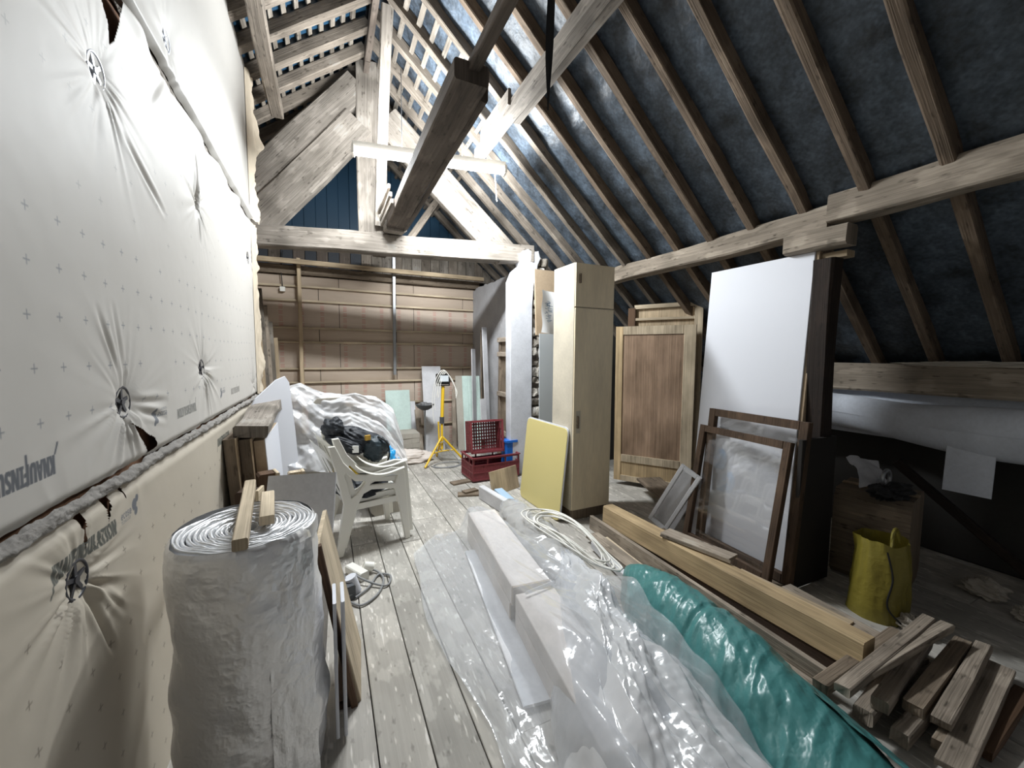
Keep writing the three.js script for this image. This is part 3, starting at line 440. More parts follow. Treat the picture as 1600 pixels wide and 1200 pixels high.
for (let k = 0; k < 5; k++) tag(bar(scene, 'leaning_lath', [-0.66 + k * 0.02, 0, -5.6 - k * 0.14], [-0.86 + k * 0.05, 2.75 - 0.22 * k, -6.3 - k * 0.05], 0.05, 0.02, [M.pineTan, M.lath, M.grey, M.lath, M.pineTan][k]), ['thin lath leaning left of the end wall, longest of the five', 'second longest lath leaning left of the end wall', 'grey lath, middle one of five leaning left of the end wall', 'second shortest lath leaning left of the end wall', 'shortest lath leaning left of the end wall'][k], 'lath');
// ---- plastic armchair
{
  const P = [0.27, 0, -3.66], ang = 0.22; const t = thing('plastic_armchair', 'white moulded plastic garden armchair loaded with dark clothes', 'chair', P); t.rotation.y = ang;
  // local: +x is the front of the seat, z across
  const add = (name, g, m = M.plasticWhite) => { const o = new THREE.Mesh(g, m); o.name = name; o.castShadow = o.receiveShadow = true; t.add(o); return o; };
  add('seat', surf(16, 16, (a, b) => { const x = lerp(-0.2, 0.22, a), z = lerp(0.23, -0.23, b); return [x, 0.42 - 0.03 * Math.sin(Math.PI * a) * Math.sin(Math.PI * b) - 0.02 * sstep(0.8, 1, a) - 0.02 * (1 - a), z]; }));
  add('seat_apron', merge([boxAt(0.215, 0.375, 0, 0.02, 0.06, 0.44), boxAt(0.01, 0.38, 0.225, 0.42, 0.05, 0.016), boxAt(0.01, 0.38, -0.225, 0.42, 0.05, 0.016)]));
  const prof = (y, z) => -0.2 - 0.2 * ((y - 0.4) / 0.5) + 0.05 * (1 - Math.pow(Math.abs(z) / 0.24, 2)) * -1 + 0.04;
  for (const zz of [-0.17, -0.1, -0.033, 0.033, 0.1, 0.17]) add('back_slat', surf(3, 14, (a, b) => { const y = lerp(0.4, 0.9, b), z = zz * (1 - 0.1 * b) + lerp(-0.024, 0.024, a); return [prof(y, z), y, z]; }));
  add('back_rail', surf(20, 5, (a, b) => { const z = lerp(-0.22, 0.22, a), y = 0.86 + 0.075 * b - 0.07 * Math.pow(Math.abs(z) / 0.22, 3); return [prof(y, z), y, z]; }));
  add('back_rail', surf(20, 3, (a, b) => { const z = lerp(-0.22, 0.22, a), y = 0.43 + 0.06 * b; return [prof(y, z), y, z]; }));
  for (const s of [1, -1]) {
    const sh = new THREE.Shape(); const o = [[0.31, 0], [0.345, 0], [0.31, 0.6], [0.285, 0.64], [0.2, 0.655], [-0.02, 0.625], [-0.1, 0.64], [-0.2, 0.76], [-0.26, 0.9], [-0.3, 0.9], [-0.25, 0.68], [-0.2, 0.42], [-0.27, 0], [-0.23, 0], [-0.12, 0.36], [-0.05, 0.48], [0.02, 0.505], [0.22, 0.475], [0.265, 0.3]];
    o.forEach(([x, y], i) => i ? sh.lineTo(x, y) : sh.moveTo(x, y));
    const h1 = new THREE.Path(); [[0.0, 0.535], [0.23, 0.51], [0.255, 0.585], [0.2, 0.605], [0.03, 0.585]].forEach(([x, y], i) => i ? h1.lineTo(x, y) : h1.moveTo(x, y)); sh.holes.push(h1);
    const h2 = new THREE.Path(); [[-0.045, 0.53], [-0.02, 0.57], [-0.03, 0.585], [-0.11, 0.6], [-0.18, 0.68], [-0.2, 0.66], [-0.15, 0.45], [-0.1, 0.47]].forEach(([x, y], i) => i ? h2.lineTo(x, y) : h2.moveTo(x, y)); sh.holes.push(h2);
    const g = new THREE.ExtrudeGeometry(sh, { depth: 0.024, bevelEnabled: true, bevelSize: 0.006, bevelThickness: 0.008, bevelSegments: 2 }); g.translate(-0.03, 0, -0.012); g.rotateX(s * -0.05); g.translate(0, 0.006, s * 0.245);
    add('armrest_with_legs', g); add('arm_pad', surf(20, 6, (a, b) => { const x = lerp(-0.14, 0.28, a), th = Math.PI * b; return [x, 0.648 - 0.03 * Math.pow(Math.sin(Math.PI * clamp(a * 0.9, 0, 1)), 2) + 0.014 * Math.sin(th) + 0.08 * Math.pow(1 - a, 6), s * 0.213 - Math.cos(th) * 0.034]; }));
  }
  const c2 = t.clone(); c2.name = numbered('plastic_armchair'); c2.position.set(P[0] + 0.03, 0.055, P[2] - 0.03); c2.userData.label = 'upper one of two stacked white plastic armchairs, holding the dark clothes'; t.userData.label = 'lower one of two stacked white plastic armchairs, its legs on the floor'; scene.add(c2); c2.userData.group = t.userData.group = 'stacked plastic armchairs';
}
// dark clothes, a bag and rags in the chair
const lump = (cx, cy, cz, rx, ry, rz, s, amp = 0.3) => { const g = new THREE.SphereGeometry(1, 72, 48), p = g.attributes.position; for (let i = 0; i < p.count; i++) { const x = p.getX(i), y = p.getY(i), z = p.getZ(i); const k = 1 + amp * F2(x * 1.8 + s, y * 1.8 + z * 1.3 + s, 401) + amp * 0.45 * (0.5 - Math.abs(N2(x * 4 + z * 3 + s, y * 4 - z * 2, 402))); p.setXYZ(i, cx + x * rx * k, cy + Math.max(y * k, -0.75) * ry, cz + z * rz * k); } g.computeVertexNormals(); return g; };
{
  const t = thing('dark_jacket', 'heap of black jacket and bag on the back of the white armchair', 'jacket', [0.25, 0.6, -3.75]);
  const cloth = (cx, cy, cz, rx, ry, rz, sd, rot = 0) => { const g = new THREE.SphereGeometry(1, 90, 60), p = g.attributes.position; for (let q = 0; q < p.count; q++) { const x = p.getX(q), y = p.getY(q), z = p.getZ(q), k = 1 + 0.2 * F2(x * 1.3 + sd, y * 1.3 + z, 403) + 0.2 * CR(x * 0.6 + z * 0.4, y * 0.6 - z * 0.3 + sd, sd, 1.6); p.setXYZ(q, x * rx * k, y * ry * k, z * rz * k); } g.rotateZ(rot); g.translate(cx, cy, cz); g.computeVertexNormals(); return g; };
  put(t, 'hood', cloth(0.03, 1.0, -3.72, 0.09, 0.09, 0.1, 3), M.blackCloth); put(t, 'body', cloth(0.25, 0.86, -3.8, 0.25, 0.1, 0.13, 9, -0.45), M.blackCloth); put(t, 'sleeve', cloth(0.12, 0.86, -3.64, 0.15, 0.06, 0.07, 14, -0.5), M.blackCloth);
  put(t, 'pocket', cloth(0.38, 0.78, -3.74, 0.12, 0.12, 0.09, 21), mat(0x2c3a42, { roughness: 0.5, bumpMap: T_crinkle, bumpScale: 0.01 })); put(t, 'buckle', boxAt(0.31, 0.9, -3.68, 0.05, 0.045, 0.02, 0.4), mat(0xd1a748, { roughness: 0.4 }));
  put(t, 'white_tag', boxAt(0.2, 0.83, -3.57, 0.05, 0.06, 0.008, -0.3), M.paper); put(t, 'strap', tubeGeo([[0.4, 0.9, -3.7], [0.47, 0.85, -3.66], [0.49, 0.74, -3.64], [0.47, 0.66, -3.66]], 0.008), M.black);
}
tag(put(scene, 'work_trousers', lump(0.27, 0.5, -3.63, 0.2, 0.09, 0.17, 33, 0.4), M.blackCloth), 'dark crumpled cloth lying on the armchair seat', 'cloth');
tag(put(scene, 'yellow_bag', lump(0.12, 0.6, -3.68, 0.12, 0.09, 0.1, 38, 0.25), mat(0xb79a28, { roughness: 0.5 })), 'mustard yellow soft bag inside the armchair under the jacket', 'bag');
{
  const t = thing('paper_roll', 'white tube sticking out beyond the armchair arm', 'tube', [0.55, 0.44, -3.95]); const A = [0.3, 0.52, -4.0], B = [0.69, 0.44, -3.9];
  put(t, 'tube', barGeo(A, B, 0.035, 24), M.white); put(t, 'bore', barGeo([0.6875, 0.4405, -3.9007], [0.692, 0.4396, -3.8995], 0.014, 16), M.black);
}
tag(put(scene, 'blue_bag', lump(0.56, 0.5, -4.2, 0.1, 0.16, 0.1, 51, 0.4), phys(0x2f9fe0, { roughness: 0.3, bumpMap: T_crinkle, bumpScale: 0.01 })), 'bright blue plastic bag beside the armchair', 'bag');
tag(put(scene, 'blue_bag_crate', boxAt(0.52, 0.17, -4.25, 0.34, 0.34, 0.3, 0.1), M.cardboardGrey), 'grey carton holding up the blue bag', 'carton');
// ---- pile under clear sheeting
{
  const bx = [[-0.02, 0.0, -4.55, 0.62, 0.78, 0.5, 0.1], [0.28, 0.78, -4.7, 0.46, 0.3, 0.34, 0.05], [-0.02, 0.78, -4.5, 0.3, 0.42, 0.3, 0.2]];
  bx.forEach(([x, y, z, w, h, d, ry], i) => tag(put(scene, 'cardboard_box', boxAt(x, y + h / 2, z, w, h, d, ry), i === 1 ? M.kraft : M.cardboardGrey), ['large grey carton at the bottom of the plastic-covered pile', 'flat tan carton on the right under the clear sheeting', 'upright grey carton on the left under the clear sheeting'][i], 'box'));
  const g = surf(150, 150, (a, b) => {
    const ax = lerp(-0.42, 0.72, a), len = b; let x = ax, y, z; const topY = ctrl([[0, 1.3], [0.15, 1.33], [0.35, 1.22], [0.8, 1.17], [0.92, 1.05], [1, 0.75]], a), t = len;
    if (t < 0.35) { z = lerp(-4.95, -4.42, t / 0.35); y = topY - 0.12 * Math.pow(1 - t / 0.35, 2) ; } else { const q = (t - 0.35) / 0.65; z = -4.42 + 0.22 * Math.sin(q * 1.6) + 0.05 * q; y = topY - (topY - ctrl([[0, 0.55], [0.4, 0.48], [0.55, 0.78], [0.8, 0.62], [1, 0.4]], a)) * Math.pow(q, 1.25); }
    const f = 0.085 * CR(a * 1.15, b * 1.3, 421, 1.5) + 0.03 * CR(a * 1.2, b * 1.3, 422, 4);
    return [x + 0.03 * N2(b * 5, a * 3, 424) + 0.1 * (b - 0.3) * (a - 0.6), y + f * 0.6, z + f];
  }, [1.2, 1.3]);
  tag(put(scene, 'plastic_sheet', g, M.filmThick), 'clear crumpled plastic sheet draped over the cartons behind the armchair', 'sheeting');
  tag(put(scene, 'plaster_sack', lump(1.05, 0.09, -5.95, 0.36, 0.12, 0.13, 61, 0.3), M.carton), 'flattened pale sack lying on the floor between blue bag and tripod', 'sack');
}
// ---- clamps and cables on the floor by the roll
{
  const t = thing('clamp', 'grey bar clamp leaning beside the foil roll', 'clamp', [0.1, 0, -2.9]);
  put(t, 'bar', barGeo([-0.05, 0.34, -3.1], [0.1, 0.03, -2.72], 0.016), M.metal); put(t, 'head', boxAt(-0.055, 0.355, -3.11, 0.05, 0.06, 0.05, 0.4), M.metalDark); put(t, 'jaw', boxAt(0.09, 0.05, -2.75, 0.07, 0.1, 0.07, 0.3), M.metalDark);
}
{
  const t = thing('power_strip', 'white socket strip with plug on the floor beside the foil roll', 'socket strip', [0.2, 0, -2.95]);
  put(t, 'body', boxAt(0.16, 0.03, -3.02, 0.07, 0.06, 0.2, 0.5), M.plasticWhite); put(t, 'plug', new THREE.CylinderGeometry(0.03, 0.035, 0.07, 20).rotateZ(1.2).translate(0.24, 0.05, -3.03), M.plasticWhite); put(t, 'canister', new THREE.CylinderGeometry(0.04, 0.04, 0.12, 24).rotateZ(0.3).translate(0.12, 0.065, -2.8), M.white);
}
tag(put(scene, 'cable_coil', tubeGeo([[0.13, 0.012, -2.72], [0.22, 0.015, -2.8], [0.31, 0.012, -2.95], [0.38, 0.012, -2.9], [0.34, 0.012, -2.78], [0.22, 0.03, -2.86], [0.15, 0.05, -2.95], [0.27, 0.02, -3.02], [0.33, 0.012, -2.9], [0.27, 0.012, -2.7], [0.16, 0.012, -2.62], [0.1, 0.012, -2.68]], 0.0075, 160, 8), M.cableGrey), 'grey looped cable on the floorboards beside the foil roll', 'cable');
// ================================================================ THINGS: END BAY
const standing = (label, O, U, W, t, m, name = 'plasterboard', cat = 'plasterboard') => tag(slab(scene, name, O, U, W, t, m), label, cat);
standing('square pale green plasterboard offcut against the end wall', [0.86, 0.38, -6.62], [0.4, 0, 0.01], [0, 0.66, -0.2], 0.013, M.green);
standing('white plasterboard strip right of the square green offcut', [1.22, 0, -6.58], [0.14, 0, 0], [-0.04, 0.84, -0.24], 0.013, M.boardWhite);
for (let k = 0; k < 5; k++) { const o = put(scene, 'insulation_block', boxAt(1.06, 0.04 + k * 0.078, -6.42 - 0.01 * (k % 2), 0.5, 0.075, 0.4, 0.03 * (k % 3 - 1), { n: 4, wob: 0.004 }), M.cardboardGrey); tag(o, ['lowest', 'second lowest', 'middle', 'second highest', 'topmost'][k] + ' grey slab of the stack below the green offcut', 'slab', 'grey slabs under the green offcut'); }
standing('tall grey-white plasterboard strip against the end wall behind the bowl stand', [1.47, 0, -6.5], [0.33, 0, 0.02], [-0.06, 1.44, -0.38], 0.013, M.boardWhite);
standing('narrow grey board leaning between the stack and bowl stand', [1.34, 0, -6.45], [0.09, 0, 0], [-0.03, 0.7, -0.3], 0.02, M.grey, 'board', 'board');
{
  const t = thing('bowl_stand', 'thin metal stand with a shallow dish by the tall strip', 'stand', [1.41, 0, -6.3]);
  put(t, 'base', new THREE.LatheGeometry([[0, 0.03], [0.05, 0.03], [0.13, 0.012], [0.13, 0], [0, 0]].map(p => new THREE.Vector2(...p)), 32).translate(1.41, 0, -6.3), M.metalDark);
  put(t, 'pole', barGeo([1.41, 0.02, -6.3], [1.415, 0.76, -6.3], 0.013), M.metal);
  put(t, 'dish', new THREE.LatheGeometry([[0, 0], [0.06, 0.012], [0.12, 0.05], [0.15, 0.1], [0.145, 0.1], [0.11, 0.06], [0.05, 0.022], [0, 0.012]].map(p => new THREE.Vector2(...p)), 36).translate(1.415, 0.74, -6.3), M.metalDark);
  put(t, 'dish_contents', lump(1.42, 0.83, -6.3, 0.09, 0.035, 0.09, 71, 0.7), M.metal);
}
// work light on its yellow tripod
{
  const X = 1.56, Z = -5.8; const t = thing('work_light', 'yellow tripod work lamp with a white cable over its head', 'work lamp', [X, 0, Z]);
  put(t, 'pole', barGeo([X, 0.2, Z], [X, 0.66, Z], 0.02), M.yellowPaint); put(t, 'upper_pole', barGeo([X, 0.6, Z], [X + 0.02, 1.17, Z], 0.026), M.yellowPaint); put(t, 'collar', barGeo([X, 0.6, Z], [X, 0.7, Z], 0.034), M.metalDark);
  for (const [dx, dz] of [[-0.32, 0.25], [0.33, 0.05], [0.0, -0.33]]) { put(t, 'leg', barGeo([X, 0.4, Z], [X + dx, 0.012, Z + dz], 0.016), M.yellowPaint); put(t, 'strut', barGeo([X, 0.17, Z], [X + dx * 0.55, 0.18, Z + dz * 0.55], 0.01), M.yellowPaint); }
  put(t, 'upright_strip', barGeo([X - 0.03, 0.25, Z - 0.05], [X - 0.04, 0.62, Z - 0.05], 0.014), M.yellowPaint);
  const head = put(t, 'lamp_head', merge([boxAt(X + 0.02, 1.28, Z, 0.19, 0.16, 0.12), boxAt(X + 0.02, 1.29, Z + 0.065, 0.16, 0.12, 0.02), boxAt(X + 0.02, 1.37, Z - 0.02, 0.1, 0.03, 0.07)]), M.black); put(head, 'lamp_glass', boxAt(X + 0.02, 1.29, Z + 0.078, 0.13, 0.09, 0.006), M.paneGrey); put(t, 'yoke', merge([boxAt(X - 0.08, 1.25, Z, 0.012, 0.14, 0.03), boxAt(X + 0.12, 1.25, Z, 0.012, 0.14, 0.03), boxAt(X + 0.02, 1.18, Z, 0.21, 0.014, 0.03)]), M.metalDark);
  put(t, 'cable', merge([0, 1, 2, 3].map(k => tubeGeo([[X - 0.14 + 0.02 * k, 0.62 + 0.2 * k, Z + 0.08], [X - 0.16 + 0.03 * k, 1.0, Z + 0.07], [X - 0.09 + 0.022 * k, 1.32 - 0.02 * k, Z + 0.08], [X + 0.01 + 0.012 * k, 1.42 - 0.015 * k, Z + 0.06], [X + 0.09 + 0.02 * k, 1.34 - 0.04 * k, Z + 0.09], [X + 0.17 + 0.015 * k, 1.2 - 0.04 * k, Z + 0.09], [X + 0.19, 1.08 - 0.03 * k, Z + 0.1]], 0.005, 50, 6))), M.cable);
  put(t, 'floor_cable', tubeGeo([[X - 0.22, 0.01, Z + 0.2], [X - 0.1, 0.01, Z + 0.32], [X + 0.12, 0.01, Z + 0.33], [X + 0.25, 0.01, Z + 0.2], [X + 0.1, 0.02, Z + 0.12], [X - 0.12, 0.02, Z + 0.15], [X - 0.2, 0.01, Z + 0.26], [X, 0.015, Z + 0.38], [X + 0.2, 0.01, Z + 0.28], [X + 0.1, 0.2, Z + 0.06], [X, 0.32, Z + 0.04], [X - 0.1, 0.24, Z + 0.05], [X - 0.05, 0.1, Z + 0.1]], 0.008, 120, 6), M.cableGrey);
}
// boards leaning in the right corner of the end bay
[[1.94, -6.52, 0.07, 1.02, 0.02, M.grey, 'narrow grey board left in the corner row'], [2.01, -6.4, 0.13, 1.27, 0.02, M.cardboardGrey, 'broad grey-beige board left of the green strips']].forEach(([x, z, w, h, t, m, l]) => standing(l, [x, 0, z], [w, 0, 0.02], [0.13, h, -0.35], t, m, 'board', 'board'));
for (let k = 0; k < 3; k++) standing(['pale green strip behind the other two in the corner', 'middle one of the three pale green strips', 'foremost pale green strip, behind the upper crate'][k], [2.12 + k * 0.085, 0, -6.36 + k * 0.05], [0.12, 0, 0.02], [0.14, 1.27, -0.36], 0.014, M.green, 'plasterboard_strip', 'plasterboard strip');
[[2.3, -6.25, 1.75, M.boardWhite, 'white sheet leaning behind the green strips', 0.25], [2.36, -6.02, 2.05, M.greyBrown, 'dark thin sheet leaning in the corner right of the green strips', 0.3], [2.4, -5.9, 2.1, M.boardWhite, 'tall pale sheet leaning on the rendered wall', 0.16]].forEach(([x, z, h, m, l, w]) => standing(l, [x - 0.06, 0, z], [0.11, 0, -w * 0.5], [0.14, h, -0.22], 0.014, m, 'leaning_sheet', 'sheet'));
standing('torn grey sheet in front of the dark sheet in the corner', [2.2, 0.3, -5.72], [0.12, 0, -0.06], [0.1, 0.65, -0.12], 0.01, M.boardWhite, 'leaning_sheet', 'sheet');
{
  const t = thing('shelf_unit', 'brown wooden rack with cross rails behind the plastered pier', 'rack', [2.42, 0, -5.35]);
  for (const z of [-5.6, -5.02]) bar(t, 'upright', [2.43, 0, z], [2.45, 1.92, z], 0.05, 0.06, M.greyBrown); for (const y of [0.45, 1.05, 1.66, 1.88]) bar(t, 'rail', [2.42, y, -5.62], [2.42, y, -5.0], 0.05, 0.07, M.grey); slab(t, 'back_panel', [2.46, 0.02, -5.0], [0, 0, -0.6], [0, 1.86, 0], 0.01, M.greyBrown);
}
// crates
function crateGeo(t, at, W, H, D) {                            // at = Matrix4, open top, base centre at the origin
  const P = (n, list) => { const g = merge(list); return put(t, n, g, M.plasticRed, at); };
  const th = 0.012, base = []; for (let i = 0; i <= 12; i++) base.push(boxAt(-W / 2 + W * i / 12, 0.012, 0, 0.018, 0.012, D)); for (let i = 0; i <= 9; i++) base.push(boxAt(0, 0.012, -D / 2 + D * i / 9, W, 0.012, 0.018)); P('base_grid', base);
  for (const s of [1, -1]) {
    const long = [], short = []; for (const [y, h] of [[0.012, 0.024], [H * 0.36, 0.014], [H * 0.68, 0.014], [H - 0.012, 0.024]]) { long.push(boxAt(0, y, s * D / 2, W, h, th + 0.004)); short.push(boxAt(s * W / 2, y, 0, th + 0.004, h, D)); }
    for (let i = 0; i <= 16; i++) long.push(boxAt(-W / 2 + W * i / 16, H * 0.34, s * D / 2, i % 4 ? 0.007 : 0.016, H * 0.67, th)); for (let i = 0; i <= 11; i++) short.push(boxAt(s * W / 2, H * 0.34, -D / 2 + D * i / 11, th, H * 0.67, i % 4 ? 0.007 : 0.016));
    for (const q of [-0.5, -0.2, 0.2, 0.5]) { long.push(boxAt(q * W * 0.98, H * 0.83, s * D / 2, 0.02, H * 0.33, th)); short.push(boxAt(s * W / 2, H * 0.83, q * D * 0.98, th, H * 0.33, 0.02)); }
    for (const [q, k] of [[0.19, 0.3], [0.52, 0.26]]) { long.push(boxAt(0, H * q, s * D / 2, W, H * k, 0.004)); short.push(boxAt(s * W / 2, H * q, 0, 0.004, H * k, D)); }
    P('long_side', long); P('short_side', short);
  }
  P('rim', [boxAt(0, H, D / 2 + 0.006, W + 0.03, 0.014, 0.026), boxAt(0, H, -D / 2 - 0.006, W + 0.03, 0.014, 0.026), boxAt(W / 2 + 0.006, H, 0, 0.026, 0.014, D + 0.03), boxAt(-W / 2 - 0.006, H, 0, 0.026, 0.014, D + 0.03)]);
}
{
  const a = thing('plastic_crate', 'dark red plastic crate on the floor holding the tipped crate and blue jug', 'crate', [1.98, 0.02, -4.87]); crateGeo(a, new THREE.Matrix4().makeRotationY(0.03).setPosition(1.98, 0.02, -4.87), 0.66, 0.3, 0.42);
  const b = thing('plastic_crate', 'dark red plastic crate tipped on its side inside the lower crate', 'crate', [1.94, 0.33, -4.95]); const m = new THREE.Matrix4().makeRotationX(Math.PI / 2 - 0.12).setPosition(1.92, 0.53, -5.06); crateGeo(b, m, 0.44, 0.24, 0.4);
  const j = thing('blue_jug', 'bright blue plastic container standing in the lower crate', 'container', [2.24, 0.05, -4.83]); put(j, 'body', boxAt(2.24, 0.26, -4.83, 0.15, 0.42, 0.16, 0.1, { n: 3, wob: 0.004 }), M.plasticBlue); put(j, 'rim', boxAt(2.24, 0.475, -4.83, 0.175, 0.03, 0.19, 0.1), M.plasticBlue); put(j, 'handle', tubeGeo([[2.32, 0.42, -4.82], [2.37, 0.38, -4.81], [2.37, 0.28, -4.81], [2.32, 0.24, -4.82]], 0.014), M.plasticBlue);
}
for (const [x, z, w, d, ry, l] of [[1.52, -4.74, 0.26, 0.12, 0.15, 'small dark board under the edge of the red crate'], [1.47, -4.28, 0.26, 0.12, -0.3, 'small grey board on the floor in front of the white plank'], [1.5, -4.32, 0.18, 0.09, 0.2, 'little board resting on the small grey board']]) tag(put(scene, 'board_offcut', boxAt(x, l.startsWith('little') ? 0.033 : 0.011, z, w, 0.02, d, ry), M.greyBrown), l, 'board offcut');
for (let k = 0; k < 2; k++) standing(['plywood sheet nearest the yellow table top, leaning low', 'second plywood sheet behind the front one'][k], [1.72 + k * 0.02, 0, -4.12 - k * 0.05], [0.42, 0, -0.16], [0.0, 0.27 - k * 0.02, -0.07], 0.028, M.pineTan, 'plywood_sheet', 'plywood');
tag(bar(scene, 'plank', [1.57, 0.075, -4.12], [1.66, 0.075, -3.45], 0.07, 0.15, M.boardWhite), 'pale thick plank on edge beside the blue foam strip', 'plank');
tag(bar(scene, 'foam_strip', [1.78, 0.06, -4.12], [1.75, 0.06, -3.5], 0.1, 0.05, mat(0xa9c4dd, { roughness: 0.6 })), 'pale blue foam strip beside the pale plank', 'strip');
// ================================================================ THINGS: RIGHT SIDE
{
  const t = thing('folding_table_top', 'yellow table top with rounded corners leaning on the cabinet', 'table top', [2.05, 0, -3.6]);
  const g = new THREE.ExtrudeGeometry(roundedShape(0.82, 0.92, 0.07), { depth: 0.016, bevelEnabled: true, bevelSize: 0.003, bevelThickness: 0.003, bevelSegments: 2, curveSegments: 8 });
  const z = V3(-1, 0.14, 0).normalize(), x = V3(0.03, 0, 1).cross(V3(0, 1, 0)).negate(); const X = V3(0.02, 0, 1).normalize(), Y = V3(0.1, 0.99, -0.01).normalize(), Zv = X.clone().cross(Y).normalize();
  const m = new THREE.Matrix4().makeBasis(X, Y, Zv).setPosition(2.035, 0.004, -3.6); put(t, 'top', g, M.laminateYellow, m);
  const e = new THREE.ExtrudeGeometry(roundedShape(0.835, 0.935, 0.075), { depth: 0.014, bevelEnabled: false }); e.translate(0, -0.007, 0.0005); put(t, 'edging', e, M.white, new THREE.Matrix4().makeBasis(X, Y, Zv).setPosition(2.037, 0.012, -3.6));
}
{
  const t = thing('cabinet', 'tall narrow cream cupboard with two doors behind the yellow table top', 'cabinet', [2.37, 0, -3.33]);
  put(t, 'carcass', boxAt(2.375, 1.32, -3.345, 0.46, 2.42, 0.37, 0, { ch: 0.003 }), M.cream); put(t, 'plinth', boxAt(2.385, 0.055, -3.35, 0.44, 0.11, 0.33), M.greyBrown);
  const d1 = put(t, 'door', boxAt(2.375, 1.11, -3.148, 0.455, 1.985, 0.018, 0, { ch: 0.002 }), M.creamFront), d2 = put(t, 'door', boxAt(2.375, 2.32, -3.148, 0.455, 0.41, 0.018, 0, { ch: 0.002 }), M.creamFront);
  put(d1, 'handle', boxAt(2.19, 1.0, -3.13, 0.02, 0.12, 0.022), M.greyBrown); put(d2, 'handle', boxAt(2.19, 2.38, -3.13, 0.016, 0.09, 0.022), M.greyBrown); put(d1, 'lock_plate', boxAt(2.2, 1.0, -3.138, 0.05, 0.22, 0.004), M.cream);
}
standing('tan cardboard sheet behind the left of the cabinet', [2.36, 1.9, -4.3], [0.4, 0, 0], [0, 0.82, -0.06], 0.02, M.box, 'cardboard_sheet', 'cardboard');
standing('grey glass sheet standing behind the cabinet under a paper', [2.4, 0.3, -4.26], [0.34, 0, 0], [0.0, 1.62, -0.03], 0.008, M.paneGrey, 'glass_sheet', 'glass sheet');
{
  const c = document.createElement('canvas'); c.width = 128; c.height = 256; const g = c.getContext('2d'); g.fillStyle = '#eef0f2'; g.fillRect(0, 0, 128, 256); g.fillStyle = '#7f93aa'; for (let i = 0; i < 26; i++) { const q = hash(i, 2, 5); g.fillRect(20 + 40 * hash(i, 1, 5), 60 + i * 5, 8 + 30 * q, 3); } for (let i = 0; i < 9; i++) { g.beginPath(); g.arc(40 + 30 * hash(i, 3, 2), 70 + 20 * hash(i, 4, 2), 5, 0, 7); g.fill(); } const t = new THREE.CanvasTexture(c); t.colorSpace = THREE.SRGBColorSpace;
  tag(put(scene, 'paper_sheet', surf(10, 20, (a, b) => [2.39 + 0.25 * a + 0.01 * Math.sin(b * 9), 1.93 + 0.52 * b - 0.03 * a, -4.225 + 0.015 * Math.sin(a * 5 + b * 3)], [1, 1]), mat(0xffffff, { map: t, roughness: 0.8, side: THREE.DoubleSide })), 'white printed sheet of paper hung above the grey glass', 'paper');
}
{
  const t = thing('framed_door', 'large wooden framed door with brown inset panel right of the cabinet', 'door', [3.35, 0, -3.4]);
  const O = V3(3.31, 0.06, -3.91), U = V3(0.53, 0, 0.74), W = V3(-0.06, 1.98, 0.04); const uN = U.clone().normalize(), wN = W.clone().addScaledVector(uN, -W.dot(uN)).normalize(), nN = uN.clone().cross(wN);
  const at = (a, b, f = 0) => O.clone().addScaledVector(uN, a).addScaledVector(wN, b).addScaledVector(nN, f).toArray(); const LU = U.length(), LW = 1.95; const f = nN.x < 0 ? 1 : -1;
  const mem = (n, a, b, w, h, th, off, m) => slab(t, n, at(a, b, f * off), uN.clone().multiplyScalar(w).toArray(), wN.clone().multiplyScalar(h).toArray(), th, m);
  mem('panel', 0.08, 0.33, LU - 0.18, LW - 0.42, 0.012, -0.012, M.veneer);
  mem('stile', 0, 0, 0.09, LW, 0.03, 0, M.beamTan); mem('stile', LU - 0.13, 0, 0.13, LW, 0.03, 0, M.pine); mem('rail', 0.09, LW - 0.1, LU - 0.22, 0.1, 0.03, 0, M.pine); mem('rail', 0.09, 0.25, LU - 0.22, 0.09, 0.034, 0.004, M.pine); mem('rail', 0.09, 0.0, LU - 0.22, 0.07, 0.036, 0.006, M.pine); mem('lower_panel', 0.09, 0.06, LU - 0.22, 0.2, 0.014, -0.008, M.beamTan);
}
{
  const t = thing('pine_door', 'pine panelled frame behind the wardrobe door, its top showing above', 'door', [3.46, 0, -3.3]);
  const P = (a, y, o = 0) => [3.44 + 0.58 * a + 0.81 * o, y, -3.84 + 0.81 * a - 0.58 * o];
  slab(t, 'panel', P(0.05, 0.3, 0.02), [0.4, 0, 0.56], [0, 1.93, 0], 0.012, M.pineTan); bar(t, 'stile', P(0.79, 0.1), P(0.79, 2.29), 0.09, 0.04, M.pine, { up: [0.81, 0, -0.58] }); bar(t, 'stile', P(0.03, 0.1), P(0.03, 2.24), 0.09, 0.04, M.brown, { up: [0.81, 0, -0.58] }); bar(t, 'rail', P(0.06, 2.25), P(0.76, 2.26), 0.035, 0.05, M.pine); bar(t, 'rail', P(0.06, 2.1, -0.005), P(0.76, 2.1, -0.005), 0.02, 0.03, M.pine);
}
tag(bar(scene, 'wooden_shelf', [3.5, 0.16, -3.5], [3.25, 0.1, -2.75], 0.3, 0.03, M.greyBrown), 'brown loose board lying below the wardrobe door', 'board');
{
  const t = thing('leaning_board', 'tall white laminated board leaning on the purlin by the post', 'board', [3.1, 0, -2.05]);
  const O = [3.02, 0.0, -2.5], U = [0.02, 0, 0.83], W = [0.17, 2.41, 0.0]; slab(t, 'face', O, U, W, 0.012, M.white); slab(t, 'core', [3.034, 0, -2.498], [0.02, 0, 0.85], W, 0.05, M.box);
}
